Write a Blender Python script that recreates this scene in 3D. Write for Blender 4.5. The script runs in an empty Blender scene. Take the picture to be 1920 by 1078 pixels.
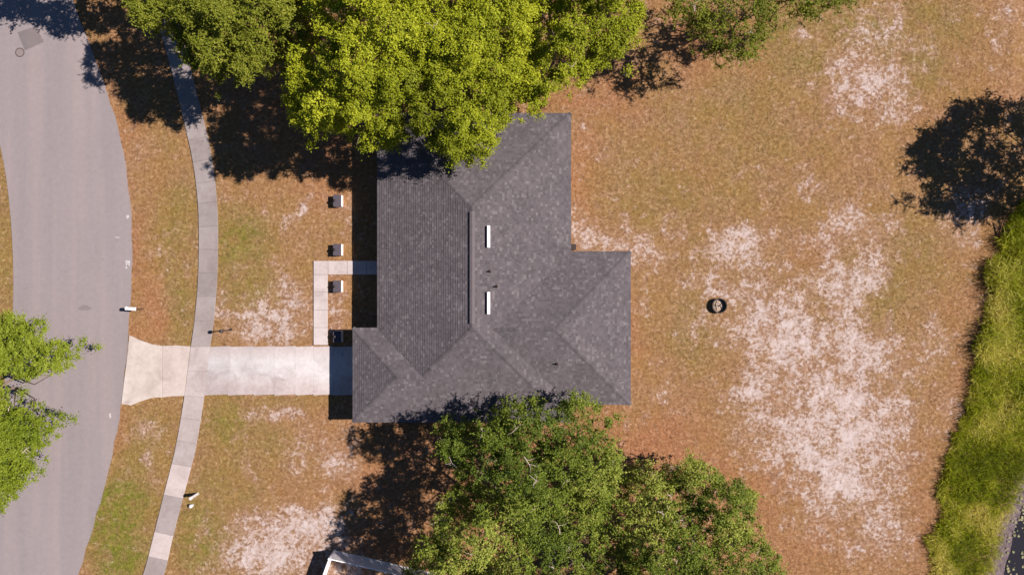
import bpy, math, random
import numpy as np
from mathutils import Vector

random.seed(7)
RNG = np.random.default_rng(11)
SC = bpy.context.scene
COL = SC.collection

# ------------------------------------------------------------------ camera, sky, sun, exposure
S = 0.039            # metres of ground per photograph pixel
D = 51.0             # drone height above the ground
cam = bpy.data.cameras.new('camera')
cam_o = bpy.data.objects.new('camera', cam)
COL.objects.link(cam_o)
cam_o.location = (0, 0, D)
cam.sensor_fit = 'HORIZONTAL'
cam.sensor_width = 36.0
cam.lens = 18.0 * D / (960 * S)
cam.clip_end = 5000
SC.camera = cam_o

SUN_ELEV = math.radians(48)
SUN_AZ = math.radians(7.0)          # from +X towards +Y
world = bpy.data.worlds.new('World')
SC.world = world
world.use_nodes = True
wt = world.node_tree
bg = wt.nodes['Background']
sky = wt.nodes.new('ShaderNodeTexSky')
sky.sky_type = 'NISHITA'
sky.sun_disc = False
sky.air_density = 0.75
sky.dust_density = 0.1
sky.ozone_density = 7.0
sky.sun_elevation = SUN_ELEV
sky.sun_rotation = math.pi / 2 - SUN_AZ
wt.links.new(sky.outputs[0], bg.inputs[0])
bg.inputs[1].default_value = 0.05
sun = bpy.data.lights.new('sun', 'SUN')
sun.energy = 5.0
sun.angle = math.radians(0.5)
sun.color = (1.0, 0.905, 0.845)
sun_o = bpy.data.objects.new('sun', sun)
COL.objects.link(sun_o)
to_sun = Vector((math.cos(SUN_ELEV) * math.cos(SUN_AZ), math.cos(SUN_ELEV) * math.sin(SUN_AZ), math.sin(SUN_ELEV)))
sun_o.rotation_euler = to_sun.to_track_quat('Z', 'Y').to_euler()
sun_o.location = to_sun * 80
vs = SC.view_settings
vs.view_transform = 'Standard'
vs.look = 'None'
vs.gamma = 1.0
vs.use_curve_mapping = False
vs.exposure = 0.95

# ------------------------------------------------------------------ helpers
def P(px, py, h=0.0):
    """photograph pixel seen at height h -> world point"""
    k = S * (D - h) / D
    return ((px - 960) * k, (539 - py) * k, h)

def mesh_obj(name, verts, faces, mat=None, parent=None, smooth=False):
    me = bpy.data.meshes.new(name)
    me.from_pydata([tuple(v) for v in verts], [], [tuple(f) for f in faces])
    me.validate(clean_customdata=False)
    if mat: me.materials.append(mat)
    if smooth:
        me.polygons.foreach_set('use_smooth', [True] * len(me.polygons))
    me.update()
    o = bpy.data.objects.new(name, me)
    COL.objects.link(o)
    if parent is not None: o.parent = parent
    return o

def np_mesh(name, V, F, mat=None, parent=None, attrs=None, smooth=False):
    """V (n,3), F (m,k) with k constant; attrs: dict name -> (type, domain, array)"""
    V = np.asarray(V, dtype=np.float32); F = np.asarray(F, dtype=np.int32)
    me = bpy.data.meshes.new(name)
    m, k = F.shape
    me.vertices.add(len(V)); me.vertices.foreach_set('co', V.ravel())
    me.loops.add(m * k); me.loops.foreach_set('vertex_index', F.ravel())
    me.polygons.add(m)
    me.polygons.foreach_set('loop_start', np.arange(0, m * k, k, dtype=np.int32))
    me.polygons.foreach_set('loop_total', np.full(m, k, dtype=np.int32))
    me.polygons.foreach_set('use_smooth', np.full(m, bool(smooth)))
    me.update(calc_edges=True)
    if attrs:
        for an, (ty, dom, arr) in attrs.items():
            a = me.attributes.new(an, ty, dom)
            key = 'value' if ty == 'FLOAT' else 'color'
            a.data.foreach_set(key, np.asarray(arr, dtype=np.float32).ravel())
    if mat: me.materials.append(mat)
    o = bpy.data.objects.new(name, me)
    COL.objects.link(o)
    if parent is not None: o.parent = parent
    return o

def empty(name, loc=(0, 0, 0), rz=0.0):
    o = bpy.data.objects.new(name, None)
    COL.objects.link(o)
    o.location = loc
    o.rotation_euler = (0, 0, rz)
    o.empty_display_size = 0.2
    return o

def tag(o, label=None, cat=None, group=None, kind=None):
    if label: o['label'] = label
    if cat: o['category'] = cat
    if group: o['group'] = group
    if kind: o['kind'] = kind
    return o

def copy_tree(o, parent=None):
    c = o.copy(); COL.objects.link(c); c.parent = parent
    for ch in [x for x in bpy.data.objects if x.parent == o]:
        copy_tree(ch, c)
    return c

class MB:
    def __init__(s): s.v = []; s.f = []
    def box(s, x0, y0, z0, x1, y1, z1):
        b = len(s.v)
        s.v += [(x0, y0, z0), (x1, y0, z0), (x1, y1, z0), (x0, y1, z0), (x0, y0, z1), (x1, y0, z1), (x1, y1, z1), (x0, y1, z1)]
        s.f += [tuple(b + i for i in q) for q in ((3, 2, 1, 0), (4, 5, 6, 7), (0, 1, 5, 4), (1, 2, 6, 5), (2, 3, 7, 6), (3, 0, 4, 7))]
        return s
    def prism(s, pts, z0, z1):
        b = len(s.v); n = len(pts)
        s.v += [(p[0], p[1], z0) for p in pts] + [(p[0], p[1], z1) for p in pts]
        s.f += [tuple(b + i for i in reversed(range(n))), tuple(b + n + i for i in range(n))]
        s.f += [(b + i, b + (i + 1) % n, b + n + (i + 1) % n, b + n + i) for i in range(n)]
        return s
    def lathe(s, prof, n=16, cx=0, cy=0):
        b = len(s.v)
        for (r, z) in prof:
            for i in range(n):
                a = 2 * math.pi * i / n
                s.v.append((cx + r * math.cos(a), cy + r * math.sin(a), z))
        m = len(prof)
        for j in range(m - 1):
            for i in range(n):
                s.f.append((b + j * n + i, b + j * n + (i + 1) % n, b + (j + 1) * n + (i + 1) % n, b + (j + 1) * n + i))
        s.f.append(tuple(b + (m - 1) * n + i for i in range(n)))
        s.f.append(tuple(b + i for i in reversed(range(n))))
        return s
    def tube(s, pts, rad, n=7):
        pts = [Vector(p) for p in pts]
        b = len(s.v); m = len(pts)
        for j, p in enumerate(pts):
            t = (pts[min(j + 1, m - 1)] - pts[max(j - 1, 0)])
            if t.length < 1e-6: t = Vector((0, 0, 1))
            t.normalize()
            u = t.cross(Vector((0.31, 0.95, 0.05)));
            if u.length < 1e-3: u = t.cross(Vector((1, 0, 0)))
            u.normalize(); w = t.cross(u)
            for i in range(n):
                a = 2 * math.pi * i / n
                s.v.append(tuple(p + (u * math.cos(a) + w * math.sin(a)) * rad[j]))
        for j in range(m - 1):
            for i in range(n):
                s.f.append((b + j * n + i, b + j * n + (i + 1) % n, b + (j + 1) * n + (i + 1) % n, b + (j + 1) * n + i))
        s.f.append(tuple(b + i for i in reversed(range(n))))
        s.f.append(tuple(b + (m - 1) * n + i for i in range(n)))
        return s
    def build(s, name, mat, parent=None, smooth=False):
        return mesh_obj(name, s.v, s.f, mat, parent, smooth)

# numpy value noise
def vnoise(x, y, scale, seed):
    r = np.random.default_rng(seed)
    T = r.random((256, 256)).astype(np.float32)
    u = np.asarray(x) * scale + 1000.37; v = np.asarray(y) * scale + 1000.71
    iu = np.floor(u).astype(int); iv = np.floor(v).astype(int)
    fu = u - iu; fv = v - iv
    fu = fu * fu * (3 - 2 * fu); fv = fv * fv * (3 - 2 * fv)
    a = T[iu % 256, iv % 256]; b = T[(iu + 1) % 256, iv % 256]
    c = T[iu % 256, (iv + 1) % 256]; d = T[(iu + 1) % 256, (iv + 1) % 256]
    return (a * (1 - fu) + b * fu) * (1 - fv) + (c * (1 - fu) + d * fu) * fv

def fbm(x, y, scale, octv, seed, gain=0.55):
    out = 0; amp = 1; tot = 0
    for i in range(octv):
        out = out + amp * vnoise(x, y, scale * 2.03 ** i, seed + i * 13)
        tot += amp; amp *= gain
    return out / tot

def in_poly(px, py, poly):
    px = np.asarray(px); py = np.asarray(py)
    res = np.zeros(px.shape, bool)
    n = len(poly)
    for i in range(n):
        x0, y0 = poly[i]; x1, y1 = poly[(i + 1) % n]
        c = ((y0 > py) != (y1 > py))
        xi = (x1 - x0) * (py - y0) / ((y1 - y0) if y1 != y0 else 1e-9) + x0
        res ^= c & (px < xi)
    return res

def edge_dist(px, py, poly):
    d = np.full(np.shape(px), 1e9)
    n = len(poly)
    for i in range(n):
        x0, y0 = poly[i]; x1, y1 = poly[(i + 1) % n]
        L = (x1 - x0) ** 2 + (y1 - y0) ** 2 + 1e-9
        t = np.clip(((px - x0) * (x1 - x0) + (py - y0) * (y1 - y0)) / L, 0, 1)
        d = np.minimum(d, np.hypot(px - x0 - t * (x1 - x0), py - y0 - t * (y1 - y0)))
    return d

# ------------------------------------------------------------------ materials
class NT:
    def __init__(s, name):
        s.m = bpy.data.materials.new(name); s.m.use_nodes = True
        s.t = s.m.node_tree; s.n = s.t.nodes
        s.bsdf = s.n['Principled BSDF']; s.out = s.n['Material Output']
    def node(s, ty, **kw):
        n = s.n.new(ty)
        for k, v in kw.items(): setattr(n, k, v)
        return n
    def lk(s, a, b): s.t.links.new(a, b)
    def coord(s, which='Object'):
        return s.node('ShaderNodeTexCoord').outputs[which]
    def geo_pos(s):
        return s.node('ShaderNodeNewGeometry').outputs['Position']
    def noise(s, vec, scale, detail=4, rough=0.55, dist=0.0):
        n = s.node('ShaderNodeTexNoise'); s.lk(vec, n.inputs['Vector'])
        n.inputs['Scale'].default_value = scale; n.inputs['Detail'].default_value = detail
        n.inputs['Roughness'].default_value = rough; n.inputs['Distortion'].default_value = dist
        return n.outputs['Fac']
    def ramp(s, fac, stops, interp='LINEAR'):
        r = s.node('ShaderNodeValToRGB'); s.lk(fac, r.inputs[0])
        cr = r.color_ramp; cr.interpolation = interp
        while len(cr.elements) < len(stops): cr.elements.new(0.5)
        for e, (p, c) in zip(cr.elements, stops):
            e.position = p
            e.color = (c, c, c, 1) if isinstance(c, (int, float)) else (*c, 1)
        return r.outputs[0]
    def mix(s, fac, a, b, blend='MIX'):
        m = s.node('ShaderNodeMix', data_type='RGBA', blend_type=blend)
        for i, v in ((0, fac), (6, a), (7, b)):
            if isinstance(v, (int, float)): m.inputs[i].default_value = v
            elif isinstance(v, tuple): m.inputs[i].default_value = (*v, 1)
            else: s.lk(v, m.inputs[i])
        return m.outputs[2]
    def math(s, op, a, b=0.0, c=None, clamp=False):
        m = s.node('ShaderNodeMath', operation=op); m.use_clamp = clamp
        for i, v in enumerate((a, b) if c is None else (a, b, c)):
            if isinstance(v, (int, float)): m.inputs[i].default_value = v
            else: s.lk(v, m.inputs[i])
        return m.outputs[0]
    def bump(s, h, strength=0.4, dist=0.02):
        b = s.node('ShaderNodeBump'); s.lk(h, b.inputs['Height'])
        b.inputs['Strength'].default_value = strength; b.inputs['Distance'].default_value = dist
        s.lk(b.outputs[0], s.bsdf.inputs['Normal'])
    def base(s, c, rough=0.8, spec=0.3, metal=0.0):
        if isinstance(c, tuple): s.bsdf.inputs['Base Color'].default_value = (*c, 1)
        else: s.lk(c, s.bsdf.inputs['Base Color'])
        s.bsdf.inputs['Roughness'].default_value = rough
        s.bsdf.inputs['Specular IOR Level'].default_value = spec
        s.bsdf.inputs['Metallic'].default_value = metal
        return s.m

def simple(name, c, rough=0.6, spec=0.4, metal=0.0, var=0.12, scale=6.0):
    t = NT(name)
    n = t.noise(t.coord(), scale, 5, 0.6)
    lo = tuple(x * (1 - var) for x in c); hi = tuple(min(1, x * (1 + var)) for x in c)
    return t.base(t.ramp(n, [(0.3, lo), (0.7, hi)]), rough, spec, metal)

# --- lawn colours driven by the cover fields (sand, green, reddish litter, mud)
def cover_material(name, is_blade):
    t = NT(name)
    att = t.node('ShaderNodeAttribute'); att.attribute_name = 'cover'
    sep = t.node('ShaderNodeSeparateColor'); t.lk(att.outputs['Color'], sep.inputs[0])
    sand, green, red = sep.outputs[0], sep.outputs[1], sep.outputs[2]
    mud = att.outputs['Alpha']
    pos = t.geo_pos()
    n1 = t.noise(pos, 0.45, 4, 0.6)
    n2 = t.noise(pos, 4.4, 6, 0.70, 0.5)
    n5 = t.noise(pos, 2.1, 3, 0.6, 0.3)
    n3 = t.noise(pos, 19.0, 3, 0.7)
    n4 = t.noise(pos, 1.6, 5, 0.62)
    dry = t.ramp(n2, [(0.34, (0.150, 0.080, 0.030)), (0.48, (0.200, 0.112, 0.044)), (0.58, (0.232, 0.138, 0.060)), (0.70, (0.34, 0.225, 0.125))])
    dry2 = t.ramp(n2, [(0.34, (0.140, 0.075, 0.036)), (0.5, (0.205, 0.114, 0.057)), (0.68, (0.32, 0.205, 0.125))])
    dry = t.mix(t.ramp(n1, [(0.4, 0.0), (0.6, 1.0)]), dry, dry2)
    grn = t.ramp(n2, [(0.3, (0.055, 0.072, 0.008)), (0.55, (0.115, 0.125, 0.014)), (0.75, (0.21, 0.175, 0.04))])
    gm = t.math('MULTIPLY', t.math('MULTIPLY', green, 0.85), t.ramp(n4, [(0.30, 0.35), (0.62, 1.2)]), clamp=True)
    c = t.mix(gm, dry, grn)
    litter = t.ramp(n2, [(0.3, (0.150, 0.060, 0.028)), (0.5, (0.235, 0.104, 0.052)), (0.74, (0.33, 0.180, 0.105))])
    c = t.mix(t.math('MULTIPLY', red, t.ramp(n4, [(0.25, 0.55), (0.6, 1.0)]), clamp=True), c, litter)
    if is_blade:
        isl = t.node('ShaderNodeNewGeometry').outputs['Random Per Island']
        c = t.mix(t.math('MULTIPLY', isl, 0.36), c, t.mix(isl, (0.10, 0.050, 0.018), (0.46, 0.30, 0.15)))
        t.base(c, 0.85, 0.15)
        tr = t.node('ShaderNodeBsdfTranslucent'); t.lk(c, tr.inputs[0])
        mx = t.node('ShaderNodeMixShader'); mx.inputs[0].default_value = 0.25
        t.lk(t.bsdf.outputs[0], mx.inputs[1]); t.lk(tr.outputs[0], mx.inputs[2])
        t.lk(mx.outputs[0], t.out.inputs[0])
        return t.m
    # bare sand showing through: the field plus fine break-up
    raw = t.math('ADD', sand, t.math('MULTIPLY', t.math('SUBTRACT', n2, 0.5), 1.75))
    raw = t.math('ADD', raw, t.math('MULTIPLY', t.math('SUBTRACT', n3, 0.5), 0.8))
    raw = t.math('ADD', raw, t.math('MULTIPLY', t.math('SUBTRACT', n5, 0.5), 0.9))
    smask = t.ramp(raw, [(0.36, 0.0), (0.56, 0.50), (0.92, 1.0)])
    halo = t.ramp(sand, [(0.09, 0.0), (0.38, 0.75)])
    c = t.mix(halo, c, t.ramp(n2, [(0.32, (0.115, 0.062, 0.042)), (0.5, (0.215, 0.128, 0.082)), (0.70, (0.36, 0.25, 0.185))]))
    sandc = t.ramp(n4, [(0.3, (0.33, 0.27, 0.25)), (0.7, (0.42, 0.365, 0.35))])
    sandc = t.mix(t.ramp(n3, [(0.28, 1.0), (0.42, 0.0)]), sandc, (0.23, 0.145, 0.10))
    c = t.mix(smask, c, sandc)
    mudc = t.ramp(n2, [(0.3, (0.045, 0.033, 0.035)), (0.5, (0.095, 0.072, 0.078)), (0.7, (0.16, 0.125, 0.12))])
    c = t.mix(mud, c, mudc)
    t.base(c, 0.95, 0.1)
    t.bump(t.math('ADD', n2, t.math('MULTIPLY', n3, 0.6)), 0.65, 0.06)
    return t.m

M = {}
M['ground'] = cover_material('lawn_ground', False)
M['blade'] = cover_material('lawn_blades', True)

def m_asphalt(name, k, warm=1.0):
    t = NT(name); pos = t.geo_pos()
    n1 = t.noise(pos, 0.22, 4, 0.55); n2 = t.noise(pos, 3.0, 5, 0.6); n3 = t.noise(pos, 60, 2, 0.6)
    mp = t.node('ShaderNodeMapping'); t.lk(pos, mp.inputs[0]); mp.inputs['Scale'].default_value = (1.1, 0.05, 1)
    n4 = t.noise(mp.outputs[0], 0.8, 3, 0.5)
    c = t.ramp(n1, [(0.3, (0.198 * k, 0.170 * k, 0.170 * k)), (0.7, (0.232 * k, 0.196 * k, 0.198 * k))])
    c = t.mix(0.35, c, t.ramp(n2, [(0.3, (0.15 * k, 0.128 * k, 0.13 * k)), (0.7, (0.27 * k, 0.232 * k, 0.232 * k))]))
    c = t.mix(0.42, c, t.ramp(n4, [(0.35, (0.165 * k, 0.15 * k, 0.157 * k)), (0.65, (0.25 * k, 0.205 * k, 0.20 * k))]))
    c = t.mix(0.18, c, t.ramp(n3, [(0.35, (0.09 * k, 0.08 * k, 0.08 * k)), (0.65, (0.32 * k, 0.28 * k, 0.28 * k))]))
    # hairline cracks
    vo = t.node('ShaderNodeTexVoronoi', feature='DISTANCE_TO_EDGE'); vo.inputs['Scale'].default_value = 0.35
    wob = t.node('ShaderNodeVectorMath', operation='ADD'); t.lk(pos, wob.inputs[0])
    nn = t.node('ShaderNodeTexNoise'); t.lk(pos, nn.inputs['Vector']); nn.inputs['Scale'].default_value = 1.1
    t.lk(nn.outputs['Color'], wob.inputs[1]); t.lk(wob.outputs[0], vo.inputs['Vector'])
    cr = t.math('MULTIPLY', t.ramp(vo.outputs['Distance'], [(0.0, 1.0), (0.006, 0.0)]), t.ramp(n2, [(0.45, 0.0), (0.6, 0.35)]))
    c = t.mix(cr, c, (0.07, 0.06, 0.06))
    t.base(c, 0.9, 0.2)
    t.bump(n3, 0.25, 0.008)
    return t.m
M['oil'] = m_asphalt('oil_stain', 0.72)
M['asphalt'] = m_asphalt('asphalt', 0.92)
M['asphalt_patch'] = m_asphalt('asphalt_patch', 0.62)

def m_concrete(name, bleached=False):
    t = NT(name); pos = t.geo_pos()
    oi = t.node('ShaderNodeObjectInfo')
    n1 = t.noise(pos, 0.55, 5, 0.6, 0.5); n2 = t.noise(pos, 4.0, 5, 0.65); n3 = t.noise(pos, 45, 2, 0.6)
    c = t.mix(1.0, oi.outputs['Color'], t.ramp(n1, [(0.3, (0.80, 0.76, 0.75)), (0.5, (0.98, 0.95, 0.94)), (0.72, (1.1, 1.1, 1.1))]), 'MULTIPLY')
    c = t.mix(0.5, c, t.mix(1.0, c, t.ramp(n2, [(0.3, (0.78, 0.75, 0.74)), (0.7, (1.08, 1.08, 1.08))]), 'MULTIPLY'))
    if bleached:      # pressure-washed, bleached streaks along the wheel lane and pinkish unwashed margins
        sx = t.node('ShaderNodeSeparateXYZ'); t.lk(pos, sx.inputs[0])
        yy = t.math('ADD', sx.outputs[1], t.math('MULTIPLY', t.math('SUBTRACT', n1, 0.5), 2.2))
        band = t.math('SUBTRACT', 1.0, t.math('ABSOLUTE', t.math('DIVIDE', t.math('ADD', yy, 5.75), 1.5)), clamp=True)
        c = t.mix(t.math('MULTIPLY', band, 1.5, clamp=True), t.mix(1.0, c, (0.92, 0.86, 0.855), 'MULTIPLY'), t.mix(1.0, c, (1.08, 1.12, 1.13), 'MULTIPLY'))
        wsh = t.ramp(t.noise(pos, 1.6, 6, 0.7, 1.0), [(0.42, 0.0), (0.62, 0.55)])
        c = t.mix(wsh, c, t.mix(1.0, c, (1.08, 1.11, 1.12), 'MULTIPLY'))
    st = t.ramp(t.noise(pos, 1.15, 3, 0.5, 0.2), [(0.66, 0.0), (0.74, 0.38)])
    c = t.mix(st, c, (0.19, 0.14, 0.13))
    t.base(c, 0.85, 0.25)
    t.bump(n3, 0.15, 0.005)
    return t.m
M['concrete'] = m_concrete('concrete')
M['drive'] = m_concrete('bleached_concrete', True)
M['joint'] = simple('joint_soil', (0.17, 0.135, 0.115), 0.95, 0.1)

def m_shingle(name, k):
    t = NT(name)
    isl = t.node('ShaderNodeNewGeometry').outputs['Random Per Island']
    pos = t.geo_pos()
    n = t.noise(pos, 55, 2, 0.6); n1 = t.noise(pos, 0.6, 3, 0.5)
    c = t.ramp(isl, [(0.0, (0.066 * k, 0.056 * k, 0.062 * k)), (0.45, (0.100 * k, 0.083 * k, 0.093 * k)), (0.84, (0.118 * k, 0.100 * k, 0.110 * k)), (0.93, (0.155 * k, 0.134 * k, 0.145 * k)), (1.0, (0.185 * k, 0.162 * k, 0.172 * k))])
    c = t.mix(0.35, c, t.ramp(n, [(0.3, (0.036, 0.032, 0.035)), (0.7, (0.145, 0.128, 0.134))]))
    c = t.mix(1.0, c, t.ramp(n1, [(0.3, (0.86, 0.88, 0.87)), (0.7, (1.08, 1.10, 1.09))]), 'MULTIPLY')
    t.base(c, 0.92, 0.2)
    return t.m
M['shingle'] = m_shingle('shingle', 0.72)
M['cap'] = m_shingle('cap_shingle', 0.66)
M['deck'] = simple('roof_deck', (0.07, 0.06, 0.063), 0.95, 0.1)
M['white'] = simple('white_paint', (0.74, 0.73, 0.72), 0.5, 0.4, var=0.04)
M['off_white'] = simple('weathered_white', (0.46, 0.44, 0.43), 0.7, 0.3, var=0.15, scale=9)
M['vinyl'] = simple('white_vinyl', (0.60, 0.57, 0.60), 0.45, 0.4, var=0.04)
M['stucco'] = simple('stucco', (0.30, 0.34, 0.40), 0.9, 0.2, var=0.07, scale=20)
M['fascia'] = simple('fascia', (0.20, 0.18, 0.18), 0.6, 0.3, var=0.08)
M['soffit'] = simple('soffit', (0.5, 0.48, 0.46), 0.7, 0.3, var=0.05)
M['ridge_vent'] = simple('ridge_vent', (0.095, 0.082, 0.086), 0.9, 0.2)
M['black'] = simple('black_metal', (0.025, 0.022, 0.022), 0.5, 0.4)
M['rust'] = simple('rusty_steel', (0.035, 0.024, 0.022), 0.85, 0.3, var=0.4, scale=14)
M['iron'] = simple('cast_iron', (0.075, 0.05, 0.048), 0.8, 0.3, var=0.2)
M['lidc'] = simple('manhole_lid', (0.165, 0.135, 0.13), 0.85, 0.3, var=0.15, scale=20)
M['ash'] = simple('ash_bed', (0.27, 0.20, 0.15), 0.95, 0.1, var=0.4, scale=16)
M['stone'] = simple('fire_stone', (0.30, 0.24, 0.21), 0.9, 0.2, var=0.2, scale=9)
M['wood'] = simple('brown_wood', (0.115, 0.055, 0.032), 0.8, 0.2, var=0.25, scale=12)
M['twig'] = simple('dead_wood', (0.36, 0.29, 0.24), 0.9, 0.15, var=0.2, scale=12)
M['bark'] = simple('bark', (0.13, 0.095, 0.075), 0.95, 0.1, var=0.35, scale=9)
M['grey_lid'] = simple('grey_lid', (0.060, 0.050, 0.062), 0.8, 0.25, var=0.15, scale=15)
M['chalk'] = simple('white_chalk_paint', (0.33, 0.31, 0.31), 0.9, 0.1, var=0.3, scale=10)
M['lamp_glass'] = simple('frosted_glass', (0.55, 0.53, 0.5), 0.3, 0.5)
M['window'] = simple('window_glass', (0.02, 0.025, 0.03), 0.08, 0.6)
M['pad'] = simple('lily_pad', (0.15, 0.14, 0.06), 0.6, 0.3, var=0.6, scale=3)
t = NT('pond_water'); M['water'] = t.base((0.016, 0.014, 0.016), 0.12, 0.5)
t.bump(t.noise(t.geo_pos(), 3.0, 3, 0.5), 0.05, 0.02)

def m_leaf(name, dark, mid, light, transl=0.34, rough=0.5, spec=0.35):
    t = NT(name)
    isl = t.node('ShaderNodeNewGeometry').outputs['Random Per Island']
    att = t.node('ShaderNodeAttribute'); att.attribute_name = 'tone'
    f = t.math('ADD', t.math('MULTIPLY', isl, 0.44), t.math('MULTIPLY', att.outputs['Fac'], 0.56))
    c = t.ramp(f, [(0.12, dark), (0.5, mid), (0.88, light)])
    t.base(c, rough, spec)
    tr = t.node('ShaderNodeBsdfTranslucent'); t.lk(t.mix(0.5, c, t.mix(1.0, c, (1.25, 1.15, 0.5), 'MULTIPLY')), tr.inputs[0])
    mx = t.node('ShaderNodeMixShader'); mx.inputs[0].default_value = transl
    t.lk(t.bsdf.outputs[0], mx.inputs[1]); t.lk(tr.outputs[0], mx.inputs[2])
    t.lk(mx.outputs[0], t.out.inputs[0])
    return t.m
M['leaf_bright'] = m_leaf('leaf_bright', (0.100, 0.118, 0.005), (0.215, 0.248, 0.007), (0.375, 0.395, 0.022), 0.30, 0.6, 0.2)
M['leaf_green'] = m_leaf('leaf_green', (0.075, 0.108, 0.006), (0.145, 0.190, 0.010), (0.25, 0.29, 0.035), 0.30, 0.6, 0.2)
M['leaf_olive'] = m_leaf('leaf_olive', (0.070, 0.085, 0.006), (0.130, 0.152, 0.008), (0.24, 0.25, 0.03), 0.28, 0.6, 0.2)
M['leaf_oak'] = m_leaf('leaf_oak', (0.052, 0.084, 0.008), (0.135, 0.175, 0.013), (0.30, 0.325, 0.06), 0.28, 0.6, 0.22)
M['meadow'] = m_leaf('meadow_blade', (0.085, 0.115, 0.006), (0.31, 0.345, 0.012), (0.58, 0.50, 0.15), 0.40, 0.7, 0.15)

# ------------------------------------------------------------------ outlines in photograph pixels
ROAD_R = [(60, -260), (105, -90), (143, 20), (172, 95), (203, 180), (228, 265), (241, 350), (247, 440), (246, 520), (242, 600), (237, 660), (228, 760), (214, 830), (192, 925), (166, 1015), (146, 1078), (100, 1200), (20, 1380)]
ROAD_L = [(-190, -160), (-110, -30), (-60, 90), (-22, 190), (4, 290), (17, 375), (24, 470), (25, 560), (20, 640), (8, 720), (-10, 800), (-40, 900), (-75, 1000), (-110, 1078), (-160, 1200), (-240, 1350)]
WALK_L = [(215, -180), (262, -60), (297, 45), (326, 150), (346, 232), (362, 305), (371, 380), (373, 450), (371, 530), (365, 600), (358, 650), (346, 742), (329, 840), (306, 932), (284, 1020), (268, 1078), (225, 1200)]
WALK_R = [(250, -190), (297, -70), (333, 40), (361, 142), (381, 222), (398, 300), (407, 380), (409, 450), (407, 530), (401, 600), (394, 650), (383, 742), (367, 840), (344, 930), (322, 1015), (307, 1078), (262, 1205)]
MEADOW = [(1925, 365), (1893, 392), (1872, 445), (1858, 500), (1846, 560), (1838, 620), (1826, 680), (1812, 745), (1797, 800), (1780, 865), (1764, 940), (1746, 1010), (1728, 1078), (1700, 1200), (1800, 1260), (2250, 1260), (2250, 365)]
POND = [(1990, 840), (1958, 905), (1936, 950), (1916, 1000), (1906, 1040), (1896, 1078), (1880, 1150), (1860, 1230), (2300, 1300), (2300, 840)]

def resample(pts, n):
    p = np.array(pts, float)
    # Catmull-Rom then arc-length resample
    q = []
    for i in range(len(p) - 1):
        p0 = p[max(i - 1, 0)]; p1 = p[i]; p2 = p[i + 1]; p3 = p[min(i + 2, len(p) - 1)]
        for t_ in np.linspace(0, 1, 12, endpoint=False):
            q.append(0.5 * ((2 * p1) + (-p0 + p2) * t_ + (2 * p0 - 5 * p1 + 4 * p2 - p3) * t_ ** 2 + (-p0 + 3 * p1 - 3 * p2 + p3) * t_ ** 3))
    q.append(p[-1]); q = np.array(q)
    d = np.concatenate([[0], np.cumsum(np.hypot(*np.diff(q, axis=0).T))])
    u = np.linspace(0, d[-1], n)
    return np.stack([np.interp(u, d, q[:, 0]), np.interp(u, d, q[:, 1])], 1)

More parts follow.
